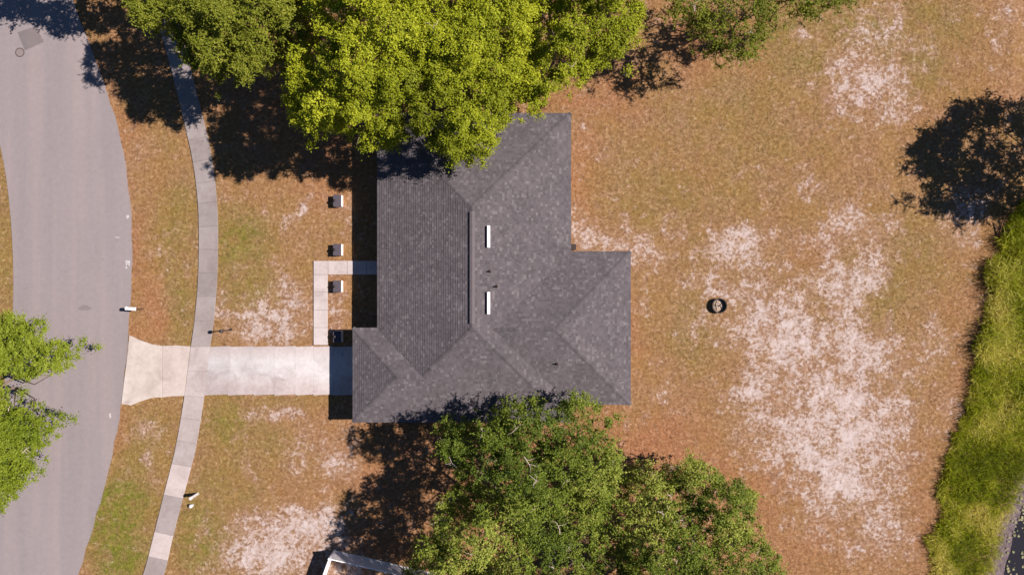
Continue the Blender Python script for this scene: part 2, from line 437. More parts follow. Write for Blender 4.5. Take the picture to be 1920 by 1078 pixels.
# ------------------------------------------------------------------ ground cover fields (in photograph pixels on the ground)
SAND = [(1500, 640, 170, 170, .07), (1590, 500, 130, 80, .10), (1600, 940, 130, 120, .08), (1380, 490, 70, 50, .12), (1640, 165, 62, 58, .62), (1625, 130, 50, 30, .30), (1565, 140, 45, 32, .26), (1560, 185, 40, 30, .18), (1650, 25, 28, 55, .34), (1690, 15, 22, 35, .40), (1745, 90, 14, 34, .34), (1660, 75, 55, 25, .25),
        (1880, 30, 28, 55, .44), (1872, 110, 30, 30, .26), (1795, 25, 20, 20, .25), (1500, 55, 14, 14, .5),
        (1810, 395, 32, 36, .46), (1830, 365, 40, 30, .34), (1800, 440, 20, 40, .25), (1095, 430, 24, 38, .50), (1130, 455, 34, 25, .42), (1195, 468, 32, 25, .48), (1225, 445, 35, 40, .30), (1150, 460, 90, 30, .18), (1260, 405, 80, 30, .14),
        (1385, 450, 40, 22, .46), (1345, 478, 34, 16, .38), (1385, 500, 40, 40, .33), (1355, 545, 35, 16, .42), (1445, 600, 70, 60, .25), (1405, 610, 40, 30, .28), (1250, 570, 90, 60, .16), (1320, 690, 60, 40, .2),
        (1510, 438, 34, 18, .42), (1590, 410, 36, 26, .36), (1585, 470, 34, 60, .25), (1640, 500, 26, 34, .33), (1480, 525, 60, 26, .34), (1600, 440, 90, 80, .08), (1690, 435, 14, 14, .3), (1445, 375, 18, 18, .36), (1520, 350, 34, 26, .22),
        (1610, 560, 34, 40, .38), (1560, 600, 50, 40, .24), (1500, 650, 60, 50, .40), (1470, 620, 30, 40, .36), (1600, 650, 60, 50, .44), (1560, 720, 110, 70, .38), (1640, 690, 50, 50, .40), (1500, 720, 50, 50, .36), (1560, 780, 60, 46, .44), (1470, 770, 46, 30, .32), (1600, 830, 60, 70, .56), (1530, 850, 60, 50, .36), (1510, 880, 38, 26, .50), (1460, 850, 40, 40, .28), (1570, 920, 44, 60, .50), (1650, 780, 50, 60, .34), (1640, 900, 50, 60, .28), (1680, 840, 60, 80, .16), (1590, 970, 70, 50, .32), (1680, 960, 50, 50, .30), (1650, 1040, 60, 50, .25), (1520, 1010, 30, 30, .22), (1410, 780, 40, 60, .28), (1390, 730, 26, 14, .4), (1750, 632, 24, 24, .50), (1740, 660, 40, 30, .26), (1780, 770, 20, 30, .3), (1850, 480, 20, 60, .12),
        (1242, 742, 18, 24, .48), (1217, 757, 10, 16, .52), (1190, 790, 18, 8, .3), (1330, 640, 40, 40, .12),
        (505, 768, 46, 14, .62), (535, 780, 26, 12, .42), (455, 785, 14, 10, .3), (556, 845, 26, 18, .44), (535, 860, 34, 18, .26), (640, 845, 60, 36, .26), (650, 875, 40, 22, .32), (610, 800, 60, 26, .16), (520, 1010, 74, 44, .60), (470, 1050, 60, 40, .56), (570, 1030, 60, 50, .56), (500, 960, 50, 22, .36), (600, 980, 46, 30, .42), (640, 1010, 40, 40, .40), (680, 1070, 60, 30, .5), (420, 1060, 36, 28, .30),
        (545, 560, 46, 30, .42), (510, 600, 50, 34, .38), (560, 610, 40, 34, .40), (430, 555, 13, 36, .40), (480, 560, 20, 50, .34), (500, 400, 16, 22, .33), (543, 415, 12, 18, .44), (560, 380, 16, 22, .4), (600, 430, 50, 34, .16), (640, 415, 18, 16, .36), (540, 500, 24, 14, .3), (470, 620, 30, 30, .28), (640, 575, 24, 38, .42), (345, 420, 14, 12, .3), (330, 440, 30, 30, .1), (300, 820, 60, 30, .18), (270, 810, 26, 14, .28), (300, 890, 14, 40, .30), (380, 940, 60, 50, .14), (1290, 300, 300, 160, .02),
        (1130, 280, 8, 8, .5), (1145, 290, 8, 10, .5), (1082, 250, 9, 6, .5), (1105, 280, 8, 7, .4)]
GREEN = [(215, 985, 50, 66, 1.25), (225, 1060, 40, 50, 1.2), (240, 930, 50, 50, .85), (270, 850, 60, 60, .45), (440, 450, 60, 60, .6), (470, 540, 60, 40, .5), (350, 560, 40, 110, .45), (430, 800, 60, 50, .55), (380, 1000, 50, 70, .7), (420, 900, 60, 60, .4), (340, 400, 40, 80, .4), (1640, 545, 90, 60, .42), (1700, 480, 60, 60, .3), (1650, 45, 70, 30, .65), (1720, 130, 40, 50, .5), (1750, 40, 60, 40, .4), (1240, 360, 90, 60, .28), (1380, 240, 120, 90, .26), (1500, 120, 60, 60, .4), (1290, 640, 60, 60, .25), (1340, 470, 80, 40, .2), (500, 740, 120, 20, .3), (10, 430, 30, 160, .4), (490, 840, 50, 50, .35), (1460, 40, 60, 60, .5)]
RED = [(1230, 835, 90, 50, 1.0), (1300, 880, 120, 50, .8), (1430, 950, 80, 80, .7), (1500, 1040, 80, 60, .6), (1580, 1060, 100, 40, .5), (1740, 980, 40, 110, .55), (1800, 700, 24, 110, .5), (1840, 520, 20, 90, .4), (1090, 190, 60, 30, .7), (1150, 170, 60, 40, .5), (1090, 330, 26, 100, .6), (1180, 620, 20, 120, .5), (285, 560, 26, 70, .75), (262, 470, 18, 60, .5), (255, 620, 30, 30, .6), (225, 250, 30, 70, .5), (620, 300, 60, 80, .8), (560, 200, 160, 120, .6), (200, 100, 40, 60, .5), (760, 900, 100, 120, .7), (700, 1000, 80, 60, .6), (640, 560, 30, 60, .5), (690, 800, 60, 30, .4), (1000, 900, 300, 140, .7), (1530, 480, 40, 40, .35), (1300, 60, 90, 60, .6), (210, 800, 20, 90, .5), (1800, 180, 120, 100, .2), (650, 840, 60, 50, .4)]

def blobs(px, py, L, combine='sum'):
    out = np.zeros(np.shape(px), np.float32)
    for (cx, cy, rx, ry, s) in L:
        g = s * np.exp(-0.5 * (((px - cx) / rx) ** 2 + ((py - cy) / ry) ** 2) * 1.3)
        out = out + g if combine == 'sum' else np.maximum(out, g)
    return out

def meadow_wob(px, py):
    return (fbm(px, py, .022, 4, 77, .72) - .5) * 66

def cover(x, y):
    px = x / S + 960; py = 539 - y / S
    # wobble the patch outlines
    wx = (fbm(x, y, 0.35, 3, 5) - .5) * 70; wy = (fbm(x, y, 0.35, 3, 6) - .5) * 70
    qx = px + wx; qy = py + wy
    s = blobs(qx, qy, SAND); s = 0.60 * (1 - np.exp(-(s * 1.6) ** 1.2))
    mid = fbm(x, y, 0.9, 4, 21, 0.65)
    md2 = fbm(x, y, 0.55, 5, 23, 0.62)
    s = s * (0.30 + 0.60 * mid + 0.78 * np.clip((md2 - 0.32) / 0.36, 0, 1)) + 0.10 * (mid - 0.5) - 0.03
    # generic crumbs of sand everywhere
    s = s + 0.24 * np.clip((fbm(x, y, 1.4, 3, 31, 0.6) - 0.57) * 6, 0, 1)
    g = np.clip(blobs(qx, qy, GREEN, 'max') + 0.3 * (fbm(x, y, 0.5, 3, 41) - .5) + 0.02, 0, 1)
    r = np.clip(blobs(qx, qy, RED, 'max') + 0.4 * (fbm(x, y, 0.6, 3, 51) - .5), 0, 1)
    # meadow strip: no sand, greener; mud beside the pond
    md = edge_dist(px, py, POND); inp = in_poly(px, py, POND)
    mud = np.where(inp, 1.0, np.clip(1.25 - md / 46.0, 0, 1))
    mud = np.clip(mud * 1.5 * (0.6 + 0.8 * mid), 0, 1)
    inm = in_poly(px + meadow_wob(px, py), py, MEADOW)
    s = np.where(inm, -0.3, s); g = np.where(inm, 0.6, g)
    return s.astype(np.float32), g.astype(np.float32), r.astype(np.float32), mud.astype(np.float32), md, inp

def ground_z(x, y):
    px = x / S + 960; py = 539 - y / S
    z = -0.055 * fbm(x, y, 0.7, 3, 61) - 0.035 * vnoise(x, y, 4.0, 66)
    md = edge_dist(px, py, POND); inp = in_poly(px, py, POND)
    dip = np.where(inp, 0.45 + np.clip(md / 200, 0, 1) * 0.4, 0.45 * np.clip(1 - md / 60.0, 0, 1) ** 1.5)
    return z - dip

def far(a, b):
    return list(np.geomspace(a, b, 9))
xs = np.array([-v for v in reversed(far(44, 2200))][:-1] + list(np.arange(-44, 44.01, 0.15)) + far(44, 2200)[1:])
ys = np.array([-v for v in reversed(far(26, 2200))][:-1] + list(np.arange(-26, 26.01, 0.15)) + far(26, 2200)[1:])
GX, GY = np.meshgrid(xs, ys, indexing='ij')
s_, g_, r_, m_, md_, inp_ = cover(GX, GY)
out_ = (np.abs(GX) > 44.2) | (np.abs(GY) > 26.2)
GZ = np.where(out_ & ~inp_, -0.06, ground_z(GX, GY))
V = np.stack([GX, GY, GZ], -1).reshape(-1, 3)
nx, ny = GX.shape
I = np.arange(nx * ny).reshape(nx, ny)
F = np.stack([I[:-1, :-1], I[1:, :-1], I[1:, 1:], I[:-1, 1:]], -1).reshape(-1, 4)
cov = np.stack([s_, g_, r_, m_], -1).reshape(-1, 4)
ground = np_mesh('ground', V, F, M['ground'], attrs={'cover': ('FLOAT_COLOR', 'POINT', cov)}, smooth=True)
tag(ground, 'dry brown lawn with patches of bare white sand', kind='structure')

# ------------------------------------------------------------------ road
N = 150
rr = resample(ROAD_R, N); rl = resample(ROAD_L, N)
rr[:, 0] += (np.interp(np.arange(N), np.arange(0, N, 2), RNG.normal(0, 1.1, len(np.arange(0, N, 2)))))
vs_, fs_ = [], []
K = 6
for i in range(N):
    for j in range(K + 1):
        f = j / K
        p = rl[i] * (1 - f) + rr[i] * f
        x, y, _ = P(p[0], p[1]); crown = 0.02 + 0.05 * (1 - (2 * f - 1) ** 2)
        vs_.append((x, y, crown))
    # skirts
for i in range(N - 1):
    for j in range(K):
        a = i * (K + 1) + j
        fs_.append((a, a + K + 1, a + K + 2, a + 1))
b = len(vs_)
for i in range(N):
    vs_.append((*P(*rl[i])[:2], -0.2)); vs_.append((*P(*rr[i])[:2], -0.2))
for i in range(N - 1):
    a = i * (K + 1)
    fs_.append((a, b + 2 * i, b + 2 * i + 2, a + K + 1))
    a = i * (K + 1) + K
    fs_.append((a, a + K + 1, b + 2 * i + 3, b + 2 * i + 1))
road = mesh_obj('road', vs_, fs_, M['asphalt'], smooth=False)
tag(road, 'pale grey curving asphalt road', kind='structure')
def road_z(px, py):
    i = int(np.argmin(np.abs(rr[:, 1] - py))); j = int(np.argmin(np.abs(rl[:, 1] - py)))
    f = (px - rl[j, 0]) / max(rr[i, 0] - rl[j, 0], 1e-3); f = min(max(f, 0), 1)
    return 0.02 + 0.05 * (1 - (2 * f - 1) ** 2)
def on_road(name, pts, mat, th=0.006, parent=road):
    m = MB(); z = max(road_z(*p) for p in pts)
    zt = z + th
    m.prism([P(*p)[:2] for p in reversed(pts)], z - 0.05, zt)
    return m.build(name, mat, parent)
tag(on_road('road_patch', [(34, 62), (69, 50), (83, 80), (48, 96)], M['asphalt_patch'], 0.004), 'darker square patch in the asphalt')
for pts in ([(237, 404), (242, 403), (243, 408), (238, 411)], [(235, 489), (239, 487), (241, 494), (237, 499)], [(240, 489), (244, 488), (244, 500), (241, 497)], [(236, 500), (239, 500), (239, 504), (235, 503)], [(217, 444), (225, 445), (225, 446.5), (217, 446)], [(205, 775), (208, 774), (209, 783), (206, 783)]):
    on_road('paint_mark', pts, M['chalk'], 0.005)
tag(on_road('oil_stain', [(160 + 12 * math.cos(a) * (1 + .2 * math.sin(3 * a)), 577 + 5 * math.sin(a)) for a in np.linspace(0, 2 * math.pi, 18, endpoint=False)], M['oil'], 0.003), 'faint dark oval stain on the asphalt')
mh = empty('manhole_cover', (*P(38.5, 99.5)[:2], road_z(38.5, 99.5)))
tag(mh, 'round manhole cover with dark iron rim beside the darker asphalt patch', 'manhole')
ring = MB(); prof = [(0.34, -0.03), (0.34, 0.012), (0.275, 0.012), (0.275, 0.004)]
n = 32
for (r, z) in prof:
    for i in range(n):
        a = 2 * math.pi * i / n; ring.v.append((r * math.cos(a), r * math.sin(a), z))
for j in range(len(prof) - 1):
    for i in range(n):
        ring.f.append((j * n + i, j * n + (i + 1) % n, (j + 1) * n + (i + 1) % n, (j + 1) * n + i))
ring.build('rim', M['iron'], mh)
lid = MB().lathe([(0.272, -0.02), (0.272, 0.007)], 32)
for a in range(-4, 5):
    for c in range(-4, 5):
        if math.hypot(a, c) < 4.2: lid.box(a * .055 - .014, c * .055 - .014, .006, a * .055 + .014, c * .055 + .014, .010)
lid.build('lid', M['lidc'], mh)

# ------------------------------------------------------------------ concrete: sidewalk, driveway, front path
def slab(parent, pts, tint, ztop=0.05, gap=0.6, mat=None):
    """one slab of concrete; pts = pixel outline; slightly shrunk for the joint"""
    p = np.array(pts, float); c = p.mean(0)
    d = p - c
    p = c + d * (1 - gap / np.maximum(np.abs(d).max(0), 1e-6))
    w = [P(*q)[:2] for q in p]
    area = sum(w[i][0] * w[(i + 1) % len(w)][1] - w[(i + 1) % len(w)][0] * w[i][1] for i in range(len(w)))
    if area < 0: w = w[::-1]
    wi = []
    wc = np.mean(w, 0)
    m = MB(); nn = len(w)
    for q in w: m.v.append((q[0], q[1], -0.12))
    for q in w: m.v.append((q[0], q[1], ztop - 0.012))
    for q in w:
        dv = np.array(q) - wc; L = np.hypot(*dv); q2 = wc + dv * (1 - 0.018 / max(L, .05))
        m.v.append((q2[0], q2[1], ztop))
    m.f.append(tuple(2 * nn + i for i in range(nn)))
    for r_i in range(2):
        for i in range(nn):
            m.f.append((r_i * nn + i, r_i * nn + (i + 1) % nn, (r_i + 1) * nn + (i + 1) % nn, (r_i + 1) * nn + i))
    o = m.build('slab', mat or M['concrete'], parent)
    k = tint if isinstance(tint, tuple) else (tint, tint * 0.895, tint * 0.87)
    o.color = (*k, 1)
    return o

wl = np.array(WALK_L); wr = np.array(WALK_R)
WLs = resample(WALK_L, 400); WRs = resample(WALK_R, 400)
def walk_at(y, side):
    A = WLs if side == 'l' else WRs
    return np.interp(y, A[:, 1], A[:, 0])
side_base = MB()
for i in range(0, 399, 6):
    j = min(i + 6, 399)
    a, b_, c_, d_ = WLs[i], WRs[i], WRs[j], WLs[j]
    side_base.f.append(tuple(len(side_base.v) + q for q in (3, 2, 1, 0)))
    side_base.v += [(*P(*a)[:2], 0.012), (*P(*b_)[:2], 0.012), (*P(*c_)[:2], 0.012), (*P(*d_)[:2], 0.012)]
sidewalk = side_base.build('sidewalk', M['joint'])
tag(sidewalk, 'narrow curving concrete sidewalk beside the road', kind='structure')
joints = list(range(-150, 380, 41)) + [380, 425, 468, 512, 556, 602, 650, 696, 743, 785, 828, 872, 930, 1000, 1046, 1090, 1135, 1180]
joints = sorted(set(joints))
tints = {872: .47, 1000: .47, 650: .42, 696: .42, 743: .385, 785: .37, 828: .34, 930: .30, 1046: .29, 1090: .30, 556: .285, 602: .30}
prev = None
for k in range(len(joints) - 1):
    y0, y1 = joints[k], joints[k + 1]
    if y1 - y0 < 15: continue
    sl = lambda y: (y + 2.0, y - 4.0 if y < 400 else y + 5.0)   # joints run square to the curving walk
    dl0 = -7 if y0 < 330 else (0 if y0 < 600 else 5)
    dl1 = -7 if y1 < 330 else (0 if y1 < 600 else 5)
    dl0 = np.interp(y0, [0, 300, 450, 650, 800, 1050], [11, 7, 1, -1, 6, 8]); dl1 = np.interp(y1, [0, 300, 450, 650, 800, 1050], [11, 7, 1, -1, 6, 8])
    # left end of joint at y-?, right end at y+? (positive = right end lower in the photo on the lower half)
    sgn0 = -1 if y0 < 450 else 1; sgn1 = -1 if y1 < 450 else 1
    a0l, a0r = y0 - sgn0 * dl0 / 2, y0 + sgn0 * dl0 / 2
    a1l, a1r = y1 - sgn1 * dl1 / 2, y1 + sgn1 * dl1 / 2
    pts = [(walk_at(a0l, 'l'), a0l), (walk_at(a0r, 'r'), a0r), (walk_at((a0r + a1r) / 2, 'r'), (a0r + a1r) / 2), (walk_at(a1r, 'r'), a1r), (walk_at(a1l, 'l'), a1l), (walk_at((a0l + a1l) / 2, 'l'), (a0l + a1l) / 2)]
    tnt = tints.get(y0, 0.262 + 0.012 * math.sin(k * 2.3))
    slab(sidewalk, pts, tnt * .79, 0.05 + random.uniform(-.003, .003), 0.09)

drive_base = MB().prism([P(*q)[:2] for q in reversed([(236, 640), (300, 650), (640, 652), (690, 652), (690, 737), (640, 737), (300, 741), (240, 752)])], -0.1, 0.018)
driveway = drive_base.build('driveway', M['joint'])
tag(driveway, 'pale stained concrete driveway leading from the road to the garage', kind='structure')
apr = (0.385, 0.345, 0.315)
slab(driveway, [(243, 628), (262, 637), (285, 645), (305, 648), (305, 745), (288, 745), (265, 752), (246, 760), (228, 757), (230, 740), (236, 690), (240, 660)], apr, 0.055, 0.3)
slab(driveway, [(305, 648), (330, 647), (357.5, 649), (346, 742), (320, 743), (305, 745)], (0.37, 0.325, 0.30), 0.055, 0.3)
dx = [(394, 383), (432, 427), (476, 476), (515, 515), (554, 554), (588, 588), (624, 624), (690, 690)]
for k in range(len(dx) - 1):
    (a0, a1), (b0, b1) = dx[k], dx[k + 1]
    ty = 649 + random.uniform(-.8, .8) if k else 651
    tn = [(.36, .30, .298), (.39, .335, .335), (.40, .345, .345), (.43, .38, .375), (.45, .405, .395), (.44, .39, .38), (.40, .35, .345)][k]
    slab(driveway, [(a0, 650), (b0, 648.5), (b1, 739), (a1, 741)], (tn[0] * .88, tn[0] * .825, tn[0] * .815), 0.055 + random.uniform(-.0015, .0015), 0.05, M['drive'])

path_base = MB().prism([P(*q)[:2] for q in reversed([(588.5, 489.5), (725, 489.5), (725, 514.5), (614, 514.5), (614, 647), (588.5, 647)])], -0.1, 0.018)
path = path_base.build('front_path', M['joint'])
tag(path, 'L-shaped pale concrete path from the driveway to the front door', kind='structure')
pt = (0.375, 0.338, 0.33)
for (x0, x1) in ((615, 651), (651, 688), (688, 725)):
    slab(path, [(x0, 489), (x1, 489), (x1, 515), (x0, 515)], pt, 0.05, 0.25)
slab(path, [(588, 489), (615, 489), (615, 515), (588, 515)], pt, 0.05, 0.25)
for (y0, y1) in ((515, 548), (548, 581), (581, 614), (614, 646.5)):
    slab(path, [(588, y0), (614.5, y0), (614.5, y1), (588, y1)], (0.385, 0.35, 0.342), 0.05, 0.2)

# ------------------------------------------------------------------ house
HE = 2.6                                   # eave height
PITCH = 0.33
ks = S * (D - HE) / D
def R2(px, py): return np.array(((px - 960) * ks, (539 - py) * ks))
house = empty('house', (0, 0, 0))
tag(house, 'single-storey house under a dark grey shingled hip roof', 'house')
OUT = [(662, 615), (708, 615), (708, 213), (1070, 213), (1070, 472), (1182, 472), (1182, 758), (1070, 758), (1070, 791), (662, 791)]
SLOPES = {  # polygon, eave axis, eave value (pixels), inward sign
    'w': ([(708, 213), (889, 394), (889, 610), (796, 703), (708, 615)], 'x', 708, 1),
    'n': ([(708, 213), (1070, 213), (889, 394)], 'y', 213, 1),
    'e': ([(1070, 213), (1070, 472), (927, 615), (1070, 758), (1070, 791), (889, 610), (889, 394)], 'x', 1070, -1),
    's': ([(662, 791), (1070, 791), (889, 610), (796, 703), (750, 703)], 'y', 791, -1),
    'gw': ([(662, 615), (750, 703), (662, 791)], 'x', 662, 1),
    'gn': ([(662, 615), (708, 615), (796, 703), (750, 703)], 'y', 615, 1),
    're': ([(1182, 472), (1182, 758), (1039, 615)], 'x', 1182, -1),
    'rn': ([(1070, 472), (1182, 472), (1039, 615), (927, 615)], 'y', 472, 1),
    'rs': ([(1182, 758), (1070, 758), (927, 615), (1039, 615)], 'y', 758, -1),
}
def rz(ax, ev, px, py):
    return HE + PITCH * abs((px if ax == 'x' else py) - ev) * ks
# deck
dm = MB()
for nm, (poly, ax, ev, sg) in SLOPES.items():
    b = len(dm.v)
    for (px, py) in poly:
        w = R2(px, py); dm.v.append((w[0], w[1], rz(ax, ev, px, py) - 0.03))
    q = [np.array(dm.v[b + i][:2]) for i in range(len(poly))]
    area = sum(q[i][0] * q[(i + 1) % len(q)][1] - q[(i + 1) % len(q)][0] * q[i][1] for i in range(len(q)))
    idx = list(range(b, b + len(poly)))
    dm.f.append(tuple(idx if area > 0 else reversed(idx)))
roof = dm.build('roof', M['deck'], house)
# shingle tabs: thin tilted plates, course by course, clipped at hips and valleys
def intervals(poly, ax, v):
    xsn = []
    n = len(poly)
    for i in range(n):
        p, q = poly[i], poly[(i + 1) % n]
        a0, a1 = (p[0], q[0]) if ax == 'x' else (p[1], q[1])
        b0, b1 = (p[1], q[1]) if ax == 'x' else (p[0], q[0])
        if (a0 > v) != (a1 > v):
            xsn.append(b0 + (b1 - b0) * (v - a0) / (a1 - a0))
    xsn.sort()
    return [(xsn[i], xsn[i + 1]) for i in range(0, len(xsn) - 1, 2)]
SV, SF = [], []
rs = random.Random(3)
EXP = 0.172 / math.sqrt(1 + PITCH ** 2) / ks     # course exposure in plan pixels
for nm, (poly, ax, ev, sg) in SLOPES.items():
    vals = [p[0] if ax == 'x' else p[1] for p in poly]
    vmax = max(abs(v - ev) for v in vals)
    nc = int(math.ceil(vmax / EXP))
    for c in range(nc):
        v0 = c * EXP - (0.8 if c == 0 else 0.0); v1 = min((c + 1) * EXP, vmax)
        e = EXP * 0.04
        A = intervals(poly, ax, ev + sg * (max(v0, 0) + e)); B = intervals(poly, ax, ev + sg * (v1 - e))
        if not A: continue
        if len(B) != len(A):
            if len(B) == 1 and len(A) == 2:
                mid = (A[0][1] + A[1][0]) / 2; B = [(B[0][0], mid), (mid, B[0][1])]
            elif not B:
                B = [((a + b_) / 2 - .01, (a + b_) / 2 + .01) for a, b_ in A]
            else: continue
        for (a0, a1), (b0, b1) in zip(A, B):
            u = min(a0, b0) - rs.uniform(0, 5); end = max(a1, b1)
            while u < end:
                w = rs.choice((2.4, 3.4, 4.4, 5.6, 7.0)) * rs.uniform(.85, 1.15)
                u1 = u + w
                q = [max(u, a0), min(u1, a1), min(u1, b1), max(u, b0)]
                u = u1
                if q[1] <= q[0] + .05 and q[2] <= q[3] + .05: continue
                q[1] = max(q[1], q[0]); q[2] = max(q[2], q[3])
                th = 0.028 if rs.random() < .5 else 0.018
                zz = [HE + PITCH * max(v0, -1) * ks, HE + PITCH * v1 * ks]
                b = len(SV)
                for (uu, vv, z) in ((q[0], v0, zz[0] + th), (q[1], v0, zz[0] + th), (q[2], v1, zz[1] + .002), (q[3], v1, zz[1] + .002), (q[0], v0, zz[0] - .012), (q[1], v0, zz[0] - .012)):
                    pp = (ev + sg * vv, uu) if ax == 'x' else (uu, ev + sg * vv)
                    w2 = R2(*pp); SV.append((w2[0], w2[1], z))
                flip = (ax == 'x') == (sg > 0)
                f1 = (b, b + 1, b + 2, b + 3); f2 = (b + 4, b + 5, b + 1, b)
                SF.append(tuple(reversed(f1)) if not flip else f1)
                SF.append(tuple(reversed(f2)) if not flip else f2)
sh = np_mesh('shingles', np.array(SV), np.array(SF), M['shingle'], roof)
tag(sh, kind='stuff')
# hip and ridge caps
def apex(px, py, v): w = R2(px, py); return Vector((w[0], w[1], HE + PITCH * v * ks))
CAPS = [((708, 213), 0, (889, 394), 181), ((1070, 213), 0, (889, 394), 181), ((889, 394), 181, (889, 610), 181), ((889, 610), 181, (796, 703), 88),
        ((1070, 791), 0, (889, 610), 181), ((662, 615), 0, (750, 703), 88), ((662, 791), 0, (750, 703), 88), ((750, 703), 88, (796, 703), 88),
        ((1182, 472), 0, (1039, 615), 143), ((1182, 758), 0, (1039, 615), 143), ((1039, 615), 143, (927, 615), 143)]
cm_v, cm_f = [], []
for (p0, h0, p1, h1) in CAPS:
    a, b2 = apex(*p0, h0), apex(*p1, h1)
    L = (b2 - a).length; t = (b2 - a).normalized()
    side = Vector((t.y, -t.x, 0)).normalized()
    dropk = PITCH * (0.7071 if abs(t.x) > .1 and abs(t.y) > .1 else 1.0)
    n = int(L / 0.2)
    for i in range(n):
        s0 = a + t * (i * L / n - .02); s1 = a + t * ((i + 1) * L / n)
        w = 0.15; b0 = len(cm_v)
        for (pt_, lift) in ((s0, .034), (s1, .022)):
            cm_v.append(tuple(pt_ - side * w + Vector((0, 0, lift - dropk * w))))
            cm_v.append(tuple(pt_ + Vector((0, 0, lift))))
            cm_v.append(tuple(pt_ + side * w + Vector((0, 0, lift - dropk * w))))
        cm_f += [(b0, b0 + 1, b0 + 4, b0 + 3), (b0 + 1, b0 + 2, b0 + 5, b0 + 4), (b0, b0 + 2, b0 + 1, b0 + 1)]
cm_f = [f if len(set(f)) == 4 else f for f in cm_f]
cm_f = [f for f in cm_f if len(set(f)) == 4]
cp = np_mesh('ridge_caps', np.array(cm_v), np.array(cm_f), M['cap'], roof)
tag(cp, kind='stuff')
# ridge vent on the long ridge
a, b2 = apex(889, 403, 181), apex(889, 604, 181)
m = MB()
prof = [(-0.17, -0.075), (-0.17, 0.075), (0.0, 0.12), (0.17, 0.06), (0.17, -0.075)]
for y in (a.y, b2.y):
    for (dx_, dz_) in prof: m.v.append((a.x + dx_, y, a.z + dz_))
k5 = 5
m.f = [(i, (i + 1) % k5, (i + 1) % k5 + k5, i + k5) for i in range(k5)] + [tuple(reversed(range(k5))), tuple(range(k5, 2 * k5))]
m.build('ridge_vent', M['ridge_vent'], roof)
# white hooded vents and pipe vents on the east slope
def roof_pt(ax, ev, ix, iy):
    """image pixel on a slope -> world (iterate for height)"""
    h = HE + 1
    for _ in range(12):
        x, y, _z = P(ix, iy, h)
        px = x / ks + 960; py = 539 - y / ks
        h = rz(ax, ev, px, py)
    return Vector((x, y, h))
for (y0, y1) in ((424, 464), (548, 588)):
    p = roof_pt('x', 1070, 914.5, (y0 + y1) / 2); L = (y1 - y0) * 0.0365 / 2
    m = MB()
    pr = [(-0.04, -0.12), (-0.04, 0.27), (-0.01, 0.29), (0.14, 0.05), (0.16, 0.0), (0.16, -0.15)]
    for yy in (-L, L):
        for (q, z) in pr: m.v.append((p.x + q, p.y + yy, p.z + z))
    n = len(pr)
    m.f = [(i, i + n, (i + 1) % n + n, (i + 1) % n) for i in range(n)] + [tuple(range(n)), tuple(reversed(range(n, 2 * n)))]
    m.build('hood_vent', M['vinyl'], roof)
    MB().box(p.x - .2, p.y - L - .1, p.z - .06, p.x + .0, p.y + L + .1, p.z + .075)
for (ax, ev, ix, iy, hh) in (('x', 1070, 918, 509, .30), ('x', 1070, 931, 537, .34), ('y', 758, 1044, 682, .30)):
    p = roof_pt(ax, ev, ix, iy)
    m = MB().lathe([(0.13, p.z - .1), (0.12, p.z + .02), (0.075, p.z + .08), (0.05, p.z + .09), (0.05, p.z + hh), (0.038, p.z + hh), (0.038, p.z + hh - .08)], 14, p.x, p.y)
    m.build('plumbing_vent', M['rust'], roof)
# fascia and soffit, walls
def wout(inset):
    """axis-aligned outline moved inwards (metres), ccw order preserved"""
    pts = [R2(*p) for p in OUT]; n = len(pts); res = []
    for i in range(n):
        p0, p1, p2 = pts[i - 1], pts[i], pts[(i + 1) % n]
        d1 = (p1 - p0) / np.linalg.norm(p1 - p0); d2 = (p2 - p1) / np.linalg.norm(p2 - p1)
        n1 = np.array((d1[1], -d1[0])); n2 = np.array((d2[1], -d2[0]))   # clockwise outline: inward is to the right
        res.append(p1 + inset * (n1 + n2))
    return res
o0, o1 = wout(-0.004), wout(0.05)
m = MB(); n = len(o0)
for ring_, z in ((o0, HE - .20), (o0, HE - .012), (o1, HE - .012), (o1, HE - .20)):
    for q in ring_: m.v.append((q[0], q[1], z))
for j in range(4):
    for i in range(n):
        m.f.append((j * n + i, ((j + 1) % 4) * n + i, ((j + 1) % 4) * n + (i + 1) % n, j * n + (i + 1) % n))
m.build('fascia', M['fascia'], house)
so = wout(0.055)
MB().prism([tuple(q) for q in reversed(so)], HE - .19, HE - .17).build('soffit', M['soffit'], house)
wo, wi_ = wout(0.5), wout(0.7)
m = MB()
for i in range(n):
    a, b2 = wo[i], wo[(i + 1) % n]; c, d = wi_[i], wi_[(i + 1) % n]
    m2 = MB(); m2.prism([tuple(a), tuple(c), tuple(d), tuple(b2)], -0.15, HE - .2)
    m2.build('wall', M['stucco'], house)
